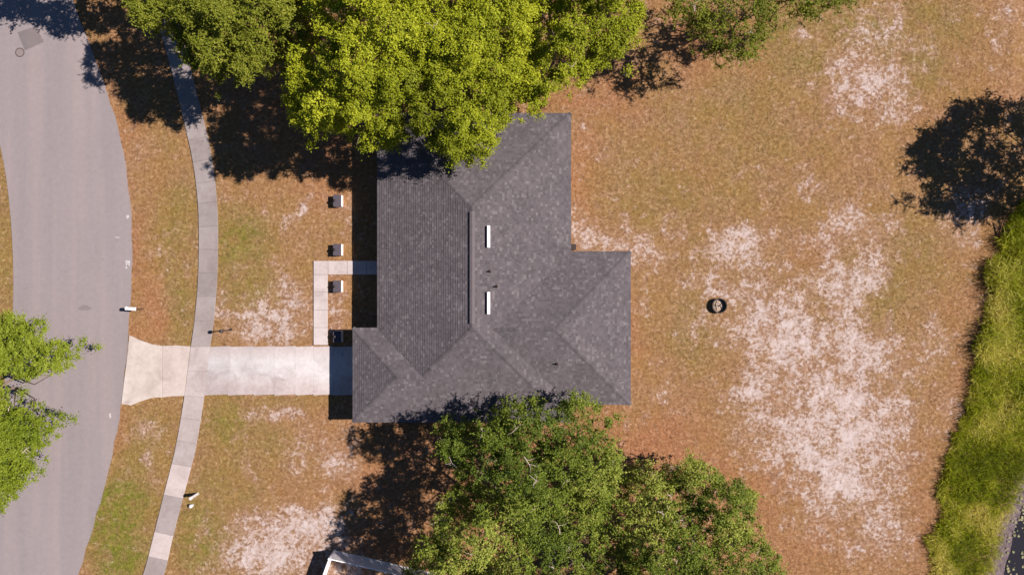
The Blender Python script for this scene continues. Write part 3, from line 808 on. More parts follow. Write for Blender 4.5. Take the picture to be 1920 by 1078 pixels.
# openings on the front (west) and back (east) walls
xg = wo[0][0]; xm = wo[2][0]; xe = wo[3][0]; xr = wo[5][0]
gy0, gy1 = R2(0, 735)[1], R2(0, 652)[1]
gd = MB().box(xg - .03, gy0, 0.06, xg + .02, gy1, 2.15).build('garage_door', M['white'], house)
for r in range(4):
    for c in range(4):
        w = (gy1 - gy0) / 4
        MB().box(xg - .05, gy0 + c * w + .06, .12 + r * .52, xg - .028, gy0 + (c + 1) * w - .06, .54 + r * .52).build('door_panel', M['white'], gd)
dy = R2(0, 502)[1]
fd = MB().box(xm - .04, dy - .48, 0.05, xm + .02, dy + .48, 2.1).build('front_door', M['wood'], house)
MB().lathe([(0.03, 1.0), (0.035, 1.03), (0.03, 1.06)], 10, xm - .07, dy - .38).build('door_knob', M['black'], fd)
def window(x, yc, w, side):
    f = MB()
    s = side
    for (y0, y1, z0, z1) in ((-w, w, .85, .93), (-w, w, 1.97, 2.05), (-w, -w + .07, .93, 1.97), (w - .07, w, .93, 1.97), (-w + .07, w - .07, 1.42, 1.47)):
        xa, xb = sorted((x - s * .02, x + s * .05))
        f.box(xa, yc + y0, z0, xb, yc + y1, z1)
    fo = f.build('window', M['white'], house)
    xa, xb = sorted((x - s * .01, x + s * .02))
    MB().box(xa, yc - w + .07, .93, xb, yc + w - .07, 1.42).build('pane', M['window'], fo)
    MB().box(xa, yc - w + .07, 1.47, xb, yc + w - .07, 1.97).build('pane', M['window'], fo)
for py in (270, 350, 430, 570): window(xm, R2(0, py)[1], .6, -1)
for py in (260, 330, 400): window(xe, R2(0, py)[1], .7, 1)
for py in (520, 600, 690): window(xr, R2(0, py)[1], .8, 1)

# ------------------------------------------------------------------ low boxes in front of the house
def low_box(cy):
    x0, x1 = P(628.6, 0)[0], P(643.2, 0)[0]
    yc = P(0, cy)[1]; w = x1 - x0; hy = 0.41; h = 0.55
    r = empty('low_box', ((x0 + x1) / 2, yc, 0))
    MB().box(-w / 2, -hy, -.1, w / 2, hy, h - .03).build('body', M['white'], r)
    l = MB(); l.prism([(-w / 2 - .012, -hy - .012), (w / 2 - .005, -hy - .012), (w / 2 - .005, hy + .012), (-w / 2 - .012, hy + .012)], h - .029, h + .012)
    l.build('lid', M['grey_lid'], r)
    MB().lathe([(0.05, h + .011), (0.04, h + .06), (0.085, h + .10), (0.10, h + .15), (0.075, h + .20), (0.02, h + .22)], 12, -w / 2 + .13, 0).build('knob', M['black'], r)
    return r
lb = low_box(378)
BOXL = ['low white box with grey lid half in the tree shade, topmost in the front row', 'low white box with grey lid on the lawn just above the L-shaped path', 'low white box with grey lid inside the bend of the L-shaped path', 'low white box in the house shade beside the driveway corner']
for i, (cy, L) in enumerate(zip((378, 469, 537, 630), BOXL)):
    o = lb if i == 0 else copy_tree(lb)
    o.location.y = P(0, cy)[1]
    tag(o, L, 'box', 'low white boxes in front of the house')

# dark cabinet in the inner corner behind the house
x, y, _ = P(1076.5, 463.5, .6)
cb = empty('utility_cabinet', (x - .12, y, 0))
tag(cb, 'small dark cabinet in the inner corner of the roof at the back wall', 'cabinet')
MB().box(-.26, -.19, -.1, .22, .19, .85).build('body', M['black'], cb)
MB().box(-.28, -.21, .85, .24, .21, .89).build('lid', M['rust'], cb)
MB().box(.22, -.15, .1, .235, .15, .78).build('door', M['black'], cb)

# ------------------------------------------------------------------ mailbox, lamp post, pedestal
x, y, _ = P(268.5, 578.5)
mb = empty('mailbox', (x, y, 0), math.radians(-4))
tag(mb, 'white rounded mailbox on a brown wooden post at the road edge', 'mailbox')
MB().box(-.055, -.055, -.2, .055, .055, 1.0).build('post', M['wood'], mb)
MB().box(-.50, -.045, .92, .055, .045, 1.0).build('arm', M['wood'], mb)
m = MB(); n = 12
pr = [(-.12, 0), (.12, 0)] + [(.12 * math.cos(a), .13 + .12 * math.sin(a)) for a in np.linspace(0, math.pi, n)]
for xx in (-.62, .02):
    for (q, z) in pr: m.v.append((xx, q, 1.0 + z))
k = len(pr)
m.f = [(i, (i + 1) % k, (i + 1) % k + k, i + k) for i in range(k)] + [tuple(reversed(range(k))), tuple(range(k, 2 * k))]
body = m.build('body', M['white'], mb)
m = MB()
for xx in (-.65, -.62):
    for (q, z) in pr: m.v.append((xx, q * 1.05, 1.0 + z * 1.03))
m.f = [(i, (i + 1) % k, (i + 1) % k + k, i + k) for i in range(k)] + [tuple(reversed(range(k))), tuple(range(k, 2 * k))]
m.build('door', M['white'], mb)
MB().box(-.35, .122, 1.1, -.32, .135, 1.3).build('flag', M['black'], mb)

x, y, _ = P(433, 618)
lp = empty('lamp_post', (x, y, 0))
tag(lp, 'thin black lamp post with a small lantern on the lawn beside the sidewalk', 'lamp post')
MB().lathe([(.09, -.1), (.09, .04), (.05, .10), (.036, .2), (.034, 1.5), (.05, 1.53), (.03, 1.56)], 12).build('pole', M['black'], lp)
MB().lathe([(.07, 1.56), (.12, 1.62), (.13, 1.80), (.05, 1.86), (.02, 1.92)], 8).build('lantern', M['black'], lp)
MB().box(-.012, -.13, 1.38, .012, .13, 1.40).build('crossbar', M['black'], lp)

x, y, _ = P(370, 926)
pd = empty('utility_pedestal', (x, y, 0), math.radians(35))
tag(pd, 'narrow white upright utility pedestal beside the lower sidewalk', 'pedestal')
MB().box(-.10, -.085, -.1, .10, .085, 1.0).build('body', M['off_white'], pd)
MB().box(-.115, -.10, 1.0, .115, .10, 1.06).build('cap', M['off_white'], pd)
MB().box(-.08, .085, .2, .08, .097, .92).build('door', M['vinyl'], pd)
x, y, _ = P(360, 947)
vb = empty('valve_box', (x, y, 0), math.radians(30))
tag(vb, 'squat white box beside the narrow white utility pedestal', 'box')
MB().lathe([(.12, -.1), (.12, .22), (.10, .30), (.03, .34)], 10).build('body', M['off_white'], vb)
MB().lathe([(.135, .19), (.135, .235)], 10).build('collar', M['vinyl'], vb)

# ------------------------------------------------------------------ fire ring
x, y, _ = P(1347, 573)
fr = empty('fire_ring', (x, y, 0))
tag(fr, 'round dark rusty steel fire ring standing on the back lawn', 'fire ring')
ring = MB(); n = 36
for (r, z) in ((.52, -.1), (.52, .30), (.55, .30), (.55, .32), (.48, .32), (.48, -.1)):
    for i in range(n):
        a = 2 * math.pi * i / n; ring.v.append((r * math.cos(a), r * math.sin(a), z))
for j in range(5):
    for i in range(n):
        ring.f.append((j * n + i, j * n + (i + 1) % n, (j + 1) * n + (i + 1) % n, (j + 1) * n + i))
ring.build('ring', M['rust'], fr)
MB().lathe([(.48, -.06), (.48, 0.0), (.3, .05), (.05, .07)], 20).build('ash_bed', M['ash'], fr)
for i in range(7):
    a = i * .9 + .4; r = .12 + .14 * ((i * 37) % 5) / 4
    m = MB().tube([(r * math.cos(a) - .18 * math.cos(a * 2), r * math.sin(a) - .18 * math.sin(a * 2), .06), (r * math.cos(a) + .18 * math.cos(a * 2), r * math.sin(a) + .18 * math.sin(a * 2), .11)], [.03, .025], 6)
    m.build('charred_stick', M['twig'] if i % 3 else M['black'], fr)

# ------------------------------------------------------------------ white fence at the bottom edge
FH = 1.65
corner = Vector((*P(628, 1031)[:2], 0))
p2 = Vector((*P(680, 1043)[:2], 0)); d1 = (p2 - corner).normalized()
p3 = Vector((*P(617, 1061)[:2], 0)); d2 = (p3 - corner).normalized()
fence = empty('vinyl_fence', corner)
tag(fence, 'white vinyl privacy fence with square posts at the corner of the sandy patch', 'fence')
PL = 2.06
def fpost(off):
    MB().box(off.x - .065, off.y - .065, -.2, off.x + .065, off.y + .065, FH + .05).build('post', M['vinyl'], fence)
    MB().lathe([(.105, FH + .052), (.105, FH + .075), (.02, FH + .14)], 4, off.x, off.y).build('post_cap', M['white'], fence)
def obox(a, d, L0, L1, t, z0, z1):
    s = Vector((-d.y, d.x, 0)) * t
    q = [a + d * L0 - s, a + d * L1 - s, a + d * L1 + s, a + d * L0 + s]
    return MB().prism([(p.x, p.y) for p in q], z0, z1)
fpost(Vector((0, 0, 0)))
for d, npan in ((d1, 4), (d2, 3)):
    for i in range(npan):
        a = d * (PL * i)
        obox(a, d, .07, PL - .07, .03, FH - .09, FH).build('top_rail', M['white'], fence)
        obox(a, d, .07, PL - .07, .03, .06, .18).build('bottom_rail', M['white'], fence)
        nb = 12; wb = (PL - .14) / nb
        for j in range(nb):
            obox(a, d, .07 + j * wb + .004, .07 + (j + 1) * wb - .004, .014, .17, FH - .085).build('board', M['vinyl'], fence)
        fpost(d * (PL * (i + 1)))

# ------------------------------------------------------------------ trees
def leaf_cloud(centers, radii, counts, tones, size, rs_, flat=0.72, up=0.75, shell=(0.55, 1.08), elong=1.7):
    Vs, Fs, Ts = [], [], []
    tot = int(np.sum(counts))
    C = np.repeat(centers, counts, 0); Rr = np.repeat(radii, counts); T = np.repeat(tones, counts)
    d = rs_.normal(size=(tot, 3)); d /= np.linalg.norm(d, axis=1)[:, None]
    d[:, 2] = np.where(rs_.random(tot) < 0.72, np.abs(d[:, 2]), d[:, 2])
    rad = Rr * rs_.uniform(shell[0], shell[1], tot) * (1 + 0.22 * rs_.normal(size=tot))
    pos = C + d * rad[:, None] * np.array((1, 1, flat))
    nrm = d * 0.7 + rs_.normal(size=(tot, 3)) * 0.55 + np.array((0.12, 0, up))
    nrm /= np.linalg.norm(nrm, axis=1)[:, None]
    a = np.cross(nrm, rs_.normal(size=(tot, 3))); a /= np.linalg.norm(a, axis=1)[:, None] + 1e-9
    b = np.cross(nrm, a)
    sz = size * rs_.uniform(0.6, 1.35, tot)
    L = (a * (sz * elong * .5)[:, None]); W = (b * (sz * .5)[:, None]); cup = nrm * (sz * .12)[:, None]
    V = np.stack([pos - L, pos + W * 1.0 + cup, pos + L, pos - W * 1.0 + cup], 1).reshape(-1, 3)
    F = np.arange(tot * 4).reshape(-1, 4)
    tone = np.clip(T + rs_.normal(0, .08, tot), 0, 1)
    return V, F, tone

def make_tree(name, label, polys, base_px, h_edge, h_top, leaf, seed, gap=27, lobe=(17, 29), puffs=18, leaves=56, size=0.076,
              trunk_r=0.28, holes=(), group=None, twigs=0, dmax=120, skirt=0.35, tone_noise=0.5, spray=0.0, cut=0.0, puff_r=(.22, .42), flat=.8, rough=.8, branches=()):
    rs_ = np.random.default_rng(seed)
    base = np.array(P(*base_px))
    cen, rad, lobes = [], [], []
    for poly in polys:
        pa = np.array(poly, float); lo, hi = pa.min(0), pa.max(0)
        q = rs_.uniform(lo, hi, (int((hi - lo).prod() / gap ** 2 * 14), 2))
        ok = in_poly(q[:, 0], q[:, 1], poly)
        for (hx, hy, hr) in holes: ok &= np.hypot(q[:, 0] - hx, q[:, 1] - hy) > hr
        if cut > 0: ok &= fbm(q[:, 0], q[:, 1], 0.03, 3, seed + 5) > cut
        q = q[ok]
        ed = edge_dist(q[:, 0], q[:, 1], poly)
        q = q[ed > 7]; ed = ed[ed > 7]
        keep = np.zeros((0, 2)); kd = []
        for i in range(len(q)):                      # blue-noise thinning
            g_ = gap * (.62 if ed[i] < 22 else 1.0)
            if len(keep) and (np.abs(keep - q[i]) ** 2).sum(1).min() < g_ * g_: continue
            keep = np.vstack([keep, q[i]]); kd.append(ed[i])
        q = keep; ed = np.array(kd)
        f = np.clip(ed / dmax, 0, 1); dome = 1 - (1 - f) ** 2
        lump = (fbm(q[:, 0], q[:, 1], 0.013, 3, seed) - .5) * 2
        h = h_edge + (h_top - h_edge) * np.clip(dome + 0.5 * lump, -.15, 1.2) + rs_.normal(0, rough * .6, len(q))
        rpx = np.minimum(rs_.uniform(*lobe, len(q)), ed + 5)
        for i in range(len(q)):
            lobes.append((np.array(P(q[i, 0], q[i, 1], h[i])), rpx[i] * S * (D - h[i]) / D))
    for (c, R) in lobes:
        n_ = max(5, int(puffs * (R / .75) ** 2))
        d = rs_.normal(size=(n_, 3)); d /= np.linalg.norm(d, axis=1)[:, None]
        d[:, 2] = np.abs(d[:, 2]) * np.where(rs_.random(n_) < .85, 1, -.6)
        cen.append(c + d * (R * rs_.uniform(.62, 1.0, n_))[:, None] * np.array((1, 1, flat)))
        rad.append(rs_.uniform(*puff_r, n_) * (.8 if R < .55 else 1))
        k_ = rs_.poisson(skirt * n_ * .35)
        if k_:
            cen.append(c + rs_.normal(0, .6, (k_, 3)) * R - np.array((0, 0, 1)) * rs_.uniform(.8, 2.2, k_)[:, None]); rad.append(rs_.uniform(*puff_r, k_) * 1.2)
    cen = np.concatenate(cen); rad = np.concatenate(rad)
    counts = np.maximum(6, (leaves * (rad / 0.32) ** 2)).astype(int)
    tn = np.clip(0.5 + tone_noise * (fbm(cen[:, 0], cen[:, 1], 0.32, 3, seed + 3) - .5) * 2 + rs_.normal(0, .08, len(cen)), 0, 1)
    V, F, T = leaf_cloud(cen, rad, counts, tn, size, rs_, .75, shell=(.15, 1.05))
    if spray > 0:   # sprigs: short rows of leaves reaching past the puffs
        k = int(len(cen) * spray)
        idx = rs_.integers(0, len(cen), k)
        dirs = rs_.normal(size=(k, 3)) * np.array((1, 1, .35)); dirs /= np.linalg.norm(dirs, axis=1)[:, None]
        st = np.linspace(.1, 1, 7)
        c2 = (cen[idx][:, None, :] + dirs[:, None, :] * (st[None, :, None] * rs_.uniform(.35, .85, k)[:, None, None])).reshape(-1, 3)
        V2, F2, T2 = leaf_cloud(c2, np.full(len(c2), .045), np.full(len(c2), 2), np.repeat(tn[idx], 7), size * .95, rs_, 1.0)
        F = np.concatenate([F, F2 + len(V)]); V = np.concatenate([V, V2]); T = np.concatenate([T, T2])
    lc = np.array([l[0] for l in lobes]); lr = np.array([l[1] for l in lobes])
    cen, rad = lc, lr
    root = empty(name, tuple(base))
    V = V - base
    np_mesh('crown', V, F, M[leaf], root, attrs={'tone': ('FLOAT', 'FACE', T)})
    # trunk and limbs
    m = MB()
    c0 = cen.mean(0); fork = np.array((base[0] * .8 + c0[0] * .2, base[1] * .8 + c0[1] * .2, h_edge * .42)) - base
    m.tube([(0, 0, -.2), (0, 0, .12), fork * .5, fork], [trunk_r * 1.5, trunk_r * 1.15, trunk_r * .95, trunk_r * .85], 10)
    sel = rs_.permutation(len(cen))[:max(10, len(cen) // 6)]
    hubs = [cen[i] - base for i in sel[:9]]
    hubs = [fork + (hb - fork) * .55 + np.array((0, 0, -.4)) for hb in hubs]
    for hb in hubs:
        mid = fork + (hb - fork) * .5 + rs_.normal(0, .25, 3)
        m.tube([fork - np.array((0, 0, .2)), mid, hb], [trunk_r * .6, trunk_r * .42, trunk_r * .28], 7)
    for i in sel:
        tgt = cen[i] - base - np.array((0, 0, .15))
        hb = min(hubs, key=lambda q_: np.sum((q_ - tgt) ** 2))
        mid = hb + (tgt - hb) * .5 + rs_.normal(0, .22, 3)
        m.tube([hb, mid, tgt, tgt + (tgt - mid) * .25 + rs_.normal(0, .1, 3)], [trunk_r * .24, trunk_r * .15, trunk_r * .08, .012], 5)
    m.build('trunk', M['bark'], root, True)
    def bare(p0, ang, L, kids=2):
        m = MB(); q0 = np.array(p0, float); pts = [q0]; a_ = ang
        for s_i in range(4):
            a_ += rs_.normal(0, .4); q0 = q0 + np.array((math.cos(a_), math.sin(a_), rs_.uniform(-.05, .12))) * L / 4; pts.append(q0)
        m.tube(pts, [.030, .026, .021, .015, .007], 5)
        for j in range(kids):
            k0 = 1 + j % 3; aa = ang + rs_.choice((-1, 1)) * rs_.uniform(.5, 1.0)
            e = pts[k0] + np.array((math.cos(aa), math.sin(aa), .08)) * L * rs_.uniform(.25, .45)
            e2 = e + np.array((math.cos(aa + rs_.normal(0, .5)), math.sin(aa + rs_.normal(0, .5)), .05)) * L * .2
            m.tube([pts[k0], e, e2], [.018, .012, .005], 4)
        m.build('bare_branch', M['twig'], root)
    for _ in range(twigs):
        i = rs_.integers(0, len(cen)); bare(cen[i] - base + np.array((rad[i] * .9 * rs_.normal(), rad[i] * .9 * rs_.normal(), rad[i] * .5)), rs_.uniform(0, 6.28), rs_.uniform(.5, 1.2))
    for (bx, by, bh, bang, bL) in branches:
        bare(np.array(P(bx, by, bh)) - base, math.radians(bang), bL, 4)
    tag(root, label, 'tree', group)
    return root

A1 = [(527, 150), (538, 215), (565, 246), (600, 236), (640, 250), (690, 276), (740, 266), (785, 240), (812, 276), (850, 294), (912, 288), (926, 258), (948, 228), (952, 196), (992, 196), (1012, 176), (1010, 100), (1020, -40), (960, -160), (780, -200), (600, -160), (560, -40), (578, 30), (548, 95)]
A2 = [(985, 186), (1015, 216), (1036, 186), (1042, 160), (1098, 148), (1128, 120), (1160, 122), (1172, 88), (1198, 60), (1214, 0), (1210, -100), (1130, -170), (1000, -160), (960, -60), (970, 60), (960, 130)]
B1 = [(238, -60), (245, 25), (275, 58), (292, 20), (320, 20), (330, 90), (350, 122), (390, 140), (430, 126), (450, 146), (490, 122), (536, 88), (572, 30), (560, -80), (420, -140), (300, -120)]
C1 = [(1240, -30), (1262, 30), (1300, 58), (1322, 88), (1350, 104), (1392, 112), (1428, 98), (1452, 56), (1448, -20), (1400, -80), (1280, -80)]
C2 = [(1448, -60), (1452, 4), (1495, 14), (1515, 46), (1538, 24), (1570, 16), (1590, 32), (1606, -10), (1570, -70)]
D1 = [(820, 800), (838, 782), (870, 796), (902, 792), (910, 812), (932, 776), (975, 748), (1010, 752), (1032, 782), (1062, 745), (1092, 737), (1108, 752), (1150, 770), (1158, 786), (1140, 812), (1166, 848), (1172, 900), (1152, 960), (1140, 1020), (1135, 1180), (960, 1250), (800, 1200), (745, 1110), (768, 1040), (806, 1006), (792, 1000), (836, 958), (818, 940), (855, 910), (845, 870), (822, 850)]
D2 = [(1176, 886), (1200, 868), (1225, 882), (1262, 886), (1290, 866), (1320, 868), (1345, 897), (1398, 902), (1424, 930), (1424, 950), (1398, 985), (1428, 1006), (1454, 1022), (1468, 1078), (1480, 1180), (1350, 1230), (1215, 1200), (1152, 1100), (1158, 980)]
E1 = [(-80, 600), (0, 596), (20, 588), (48, 597), (70, 620), (82, 648), (110, 637), (138, 658), (134, 683), (108, 704), (80, 714), (50, 708), (30, 700), (-30, 700), (-150, 690)]
E2 = [(-80, 700), (0, 720), (20, 760), (50, 768), (72, 776), (102, 802), (90, 830), (70, 845), (70, 866), (46, 896), (32, 924), (8, 952), (-60, 970), (-160, 880)]
def circ(cx, cy, rx, ry, n=22, sd=1):
    r = random.Random(sd)
    return [(cx + rx * r.uniform(.82, 1.08) * math.cos(2 * math.pi * i / n), cy + ry * r.uniform(.82, 1.08) * math.sin(2 * math.pi * i / n)) for i in range(n)]

make_tree('oak_tree', 'broad bright yellow-green tree hanging over the top of the roof', [A1], (800, 135), 7.4, 12.4, 'leaf_bright', 101, gap=30, lobe=(19, 33), rough=1.2, tone_noise=.7, skirt=1.5, trunk_r=.30, twigs=6, dmax=130, holes=((585, 55, 14), (770, 190, 9), (905, 130, 12), (690, 130, 8), (740, 40, 12)))
make_tree('oak_tree', 'bright green tree beyond the top right corner of the roof', [A2], (1035, 105), 6.0, 10.4, 'leaf_bright', 102, gap=29, lobe=(18, 31), rough=1.1, tone_noise=.6, skirt=.9, trunk_r=.26, twigs=5, dmax=110, holes=((990, 40, 12), (1085, 70, 10), (1040, 130, 8)))
make_tree('oak_tree', 'darker olive tree over the top end of the sidewalk', [B1], (450, 75), 7.2, 11.0, 'leaf_olive', 103, gap=27, skirt=1.8, trunk_r=.24, twigs=8, holes=((308, 55, 26), (505, 62, 24), (545, 82, 18), (400, 90, 14), (350, 40, 12)), dmax=110, puffs=15, rough=1.4, spray=1.2)
make_tree('sapling_oak', 'thin dull green tree at the top edge right of the bright crowns', [C1, C2], (1370, 60), 5.2, 8.2, 'leaf_olive', 104, gap=21, lobe=(11, 22), puffs=9, leaves=20, skirt=.6, trunk_r=.10, twigs=8, dmax=70, cut=.27, spray=2.4, size=.075)
LB = [(838, 944, 6.2, 160, .8), (842, 950, 6.2, 195, .9), (846, 978, 6, 150, 1.0), (838, 975, 5.8, 205, 1.1), (850, 992, 5.8, 175, 1.3), (838, 1000, 5.6, 225, 1.0), (852, 1012, 5.6, 190, 1.2), (846, 1022, 5.4, 240, 1.1), (1010, 950, 8.4, 200, .8), (1095, 1065, 7.4, 130, 1.6)]
make_tree('live_oak', 'large dense green tree below the house with bare pale branches', [D1], (975, 930), 5.4, 9.2, 'leaf_oak', 105, gap=24, lobe=(15, 31), puffs=15, leaves=36, size=.074, trunk_r=.22, twigs=26, holes=((1120, 790, 24), (1085, 830, 12), (1000, 832, 8), (1068, 925, 16), (866, 978, 20), (1052, 930, 8), (1110, 1040, 18), (1048, 855, 8), (890, 935, 14), (930, 900, 9)), dmax=120, cut=.27, spray=1.0, skirt=.95, rough=2.1, tone_noise=.95, puff_r=(.2, .4), branches=LB)
make_tree('live_oak', 'rounded green tree by the reddish bare ground right of the largest lower tree', [D2], (1290, 960), 4.6, 7.8, 'leaf_oak', 106, gap=24, lobe=(15, 30), puffs=15, leaves=36, size=.074, trunk_r=.18, twigs=20, holes=((1190, 950, 16), (1380, 1025, 14), (1180, 905, 14), (1220, 1000, 10)), dmax=100, cut=.27, spray=1.0, skirt=.95, rough=1.8, tone_noise=.95, puff_r=(.2, .4), branches=[(1330, 905, 6.5, 100, .7), (1255, 960, 7, 80, .9), (1270, 1000, 7, 20, 1.0), (1245, 1062, 7, 75, 1.3), (1240, 1070, 7, 110, 1.1)])
make_tree('roadside_tree', 'bright green tree leaning over the left edge of the road', [E1, E2], (-60, 760), 4.8, 7.2, 'leaf_green', 107, gap=24, trunk_r=.26, twigs=8, dmax=90)
make_tree('shade_tree', 'tree at the right edge casting a round shadow on the lawn', [circ(2138, 250, 138, 140, sd=4)], (2020, 300), 6.1, 7.4, 'leaf_oak', 108, gap=19, lobe=(11, 24), puffs=12, leaves=28, size=.085, trunk_r=.12, dmax=100, cut=.06, spray=3.0, skirt=.9, puff_r=(.2, .38))
make_tree('shade_tree', 'tree above the top left corner casting a dark shadow on the road', [circ(170, -120, 120, 82, sd=6), circ(40, -95, 40, 52, sd=9)], (200, -70), 5.6, 8.6, 'leaf_olive', 109, gap=25, leaves=30, size=.09, trunk_r=.18, dmax=80, skirt=1.0, spray=2.2, lobe=(12, 25), puffs=12)

# ------------------------------------------------------------------ meadow, lawn blades, pond
def blades(name, x, y, z, hgt, lean, width, mat, attrs=None, rs_=RNG, segs=2):
    n = len(x); ang = rs_.uniform(0, 2 * math.pi, n)
    la = rs_.uniform(0, 2 * math.pi, n); lx = np.cos(la) * lean; ly = np.sin(la) * lean
    wx, wy = np.cos(ang) * width * .5, np.sin(ang) * width * .5
    base = np.stack([x, y, z], 1); W = np.stack([wx, wy, np.zeros(n)], 1)
    tip = base + np.stack([lx, ly, hgt], 1)
    if segs == 1:
        V = np.stack([base - W, base + W, tip], 1).reshape(-1, 3); F = np.arange(3 * n).reshape(-1, 3); per = 3
    else:
        mid = base + np.stack([lx * .38, ly * .38, hgt * .72], 1)
        V = np.stack([base - W, base + W, mid + W * .8, mid - W * .8, tip], 1).reshape(-1, 3)
        i = np.arange(n) * 5
        Fq = np.stack([i, i + 1, i + 2, i + 3], 1); per = 5
        # quads only: tip as a degenerate-free thin quad
        V = np.stack([base - W, base + W, mid + W * .8, mid - W * .8, tip - W * .1, tip + W * .1], 1).reshape(-1, 3)
        i = np.arange(n) * 6; per = 6
        F = np.concatenate([np.stack([i, i + 1, i + 2, i + 3], 1), np.stack([i + 3, i + 2, i + 5, i + 4], 1)])
    at = None
    if attrs is not None:
        at = {}
        for k_, (ty, arr) in attrs.items():
            at[k_] = (ty, 'POINT', np.repeat(arr, per, 0))
    return np_mesh(name, V, F, mat, attrs=at)

nM = 150000
qx = RNG.uniform(1700, 2050, nM); qy = RNG.uniform(365, 1150, nM)
jx = meadow_wob(qx, qy) + RNG.normal(0, 3.0, nM)
ok = in_poly(qx + jx, qy, MEADOW) & ~in_poly(qx + jx, qy, POND)
ok &= ~((qx > 1990) & (RNG.random(nM) < .5))
md = edge_dist(qx, qy, POND)
ok &= RNG.random(nM) < np.clip((md - 22) / 40, .015, 1)
qx, qy = qx[ok], qy[ok]; md = md[ok]
x = (qx - 960) * S; y = (539 - qy) * S
tuss = fbm(x, y, .55, 3, 81)
edge = RNG.choice((.55, 1.0, 1.25), len(x))
tall = np.interp(qy, [360, 430, 560, 720, 800, 1078], [.6, 1.15, 1.15, 1.0, .62, .5])
hgt = np.clip(.8 * tall * (.25 + 1.35 * tuss) * RNG.uniform(.55, 1.2, len(x)), .12, 1.3) * edge * np.clip(md / 40, .3, 1)
tone = np.clip(.5 + 2.4 * (fbm(x, y, .28, 3, 84) - .5) + 1.7 * (fbm(x, y, 1.1, 3, 85) - .5) + np.where(md < 45, .30, 0) + (qx - 1850) / 900, 0, 1)
mead = blades('meadow_grass', x, y, ground_z(x, y), hgt, hgt * RNG.uniform(.3, 1.2, len(x)), RNG.uniform(.018, .042, len(x)), M['meadow'], {'tone': ('FLOAT', tone)})
tag(mead, 'tall unmown yellow-green grass along the right edge', 'grass', kind='stuff')

nL = 420000
qx = RNG.uniform(-20, 1900, nL); qy = RNG.uniform(-20, 1100, nL)
x = (qx - 960) * S; y = (539 - qy) * S
s, g, r, mu, md, inp = cover(x, y)
ok = (RNG.random(nL) > np.clip((s - .10) * 3.0, 0, .97))
ok &= ~in_poly(qx + meadow_wob(qx, qy), qy, MEADOW)
rx0 = np.interp(qy, rl[:, 1], rl[:, 0]); rx1 = np.interp(qy, rr[:, 1], rr[:, 0])
jr = RNG.random(nL) ** 3 * 7 * fbm(x, y, 1.2, 3, 71)
ok &= (qx > rx1 - 0.6 - jr) | (qx < rx0 + 1 + jr)
sx0 = np.interp(qy, WLs[:, 1], WLs[:, 0]); sx1 = np.interp(qy, WRs[:, 1], WRs[:, 0])
ok &= ~((qx > sx0 + .3 + jr * .6) & (qx < sx1 - .3 - jr * .6))
jj = RNG.random(nL) ** 3 * 3.2
ok &= ~((qx > 240) & (qx < 700) & (qy > 648.5 + jj) & (qy < 740 - jj))
ok &= ~in_poly(qx, qy, [(243, 629), (262, 638), (285, 646), (305, 649), (305, 744), (288, 744), (265, 751), (246, 759), (228, 757), (236, 690)])
ok &= ~(((qx > 588.5) & (qx < 614) & (qy > 489.5) & (qy < 650)) | ((qx > 588) & (qx < 725) & (qy > 489.5) & (qy < 514.5)))
hp = [(960 + (px - 960) * .949 * 1.0, 539 + (py - 539) * .949) for px, py in OUT]
ok &= ~in_poly(qx, qy, hp)
x, y = x[ok], y[ok]; cv = np.stack([s, g, r, mu], 1)[ok]
hg = RNG.uniform(.04, .095, len(x)) * (1 + .5 * cv[:, 1])
lawn = blades('lawn_grass', x, y, ground_z(x, y) + .012, hg, hg * RNG.uniform(.6, 2.2, len(x)), RNG.uniform(.012, .035, len(x)), M['blade'], {'cover': ('FLOAT_COLOR', cv)}, segs=1)
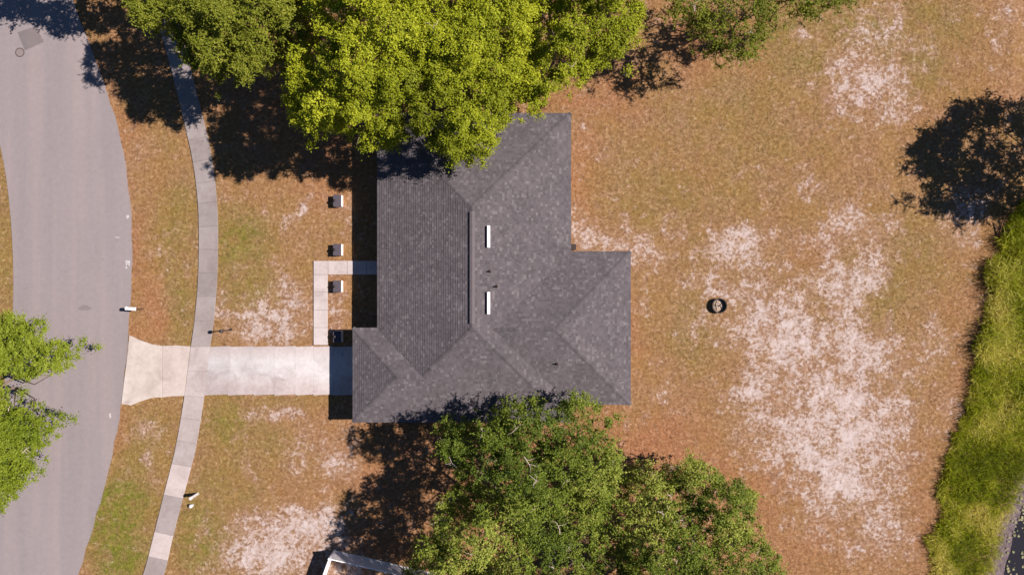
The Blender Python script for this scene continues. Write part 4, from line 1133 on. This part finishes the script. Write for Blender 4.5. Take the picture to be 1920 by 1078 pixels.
tag(lawn, 'short dry grass blades covering the lawn', 'grass', kind='stuff')

pond = MB().prism([P(*q)[:2] for q in reversed([(2000, 820), (1955, 895), (1928, 950), (1908, 1000), (1896, 1040), (1886, 1078), (1868, 1150), (1850, 1226), (2290, 1290), (2290, 820)])], -.9, -.42).build('pond', M['water'])
tag(pond, 'dark pond water in the lower right corner', kind='structure')
pv, pf = [], []
rp = random.Random(5)
k = 0
while k < 150:
    qx_, qy_ = rp.uniform(1850, 1960), rp.uniform(925, 1110)
    if not (in_poly(np.array(qx_), np.array(qy_), POND) or edge_dist(np.array(qx_), np.array(qy_), POND) < 32): continue
    if vnoise(np.array(qx_), np.array(qy_), .05, 91) < .42: continue
    x_, y_, _ = P(qx_, qy_, -.41); r0 = rp.uniform(.03, .12); b = len(pv)
    zz = max(-.413, float(ground_z(np.array(P(qx_, qy_)[0]), np.array(P(qx_, qy_)[1]))) + .015) + .0001 * k
    a0 = rp.uniform(0, 6.28)
    pv.append((x_, y_, zz + .004))
    for i in range(8):
        a = a0 + i * 5.7 / 7; rr_ = r0 * rp.uniform(.85, 1.1)
        pv.append((x_ + rr_ * math.cos(a), y_ + rr_ * math.sin(a), zz + rp.uniform(0, .02)))
    for i in range(7): pf.append((b, b + 1 + i, b + 2 + i))
    k += 1
pads = np_mesh('lily_pads', np.array(pv), np.array(pf), M['pad'])
tag(pads, 'small pale floating leaves scattered on the dark pond', 'lily pads', kind='stuff')

# dead branch lying where the lawn meets the tall grass
x, y, _ = P(1871, 442)
fb = empty('fallen_branch', (x, y, 0))
tag(fb, 'forked brown dead branch where the lawn meets the tall grass', 'branch')
MB().tube([(0, 0, .05), (.05, .5, .25), (.06, 1.0, .40)], [.06, .055, .045], 7).build('stem', M['wood'], fb, True)
MB().tube([(.02, .05, .08), (.45, .35, .5), (.85, .72, .62)], [.035, .03, .018], 6).build('fork', M['wood'], fb, True)
MB().tube([(.0, .0, .04), (-.22, .05, .05)], [.03, .015], 6).build('stub', M['wood'], fb, True)
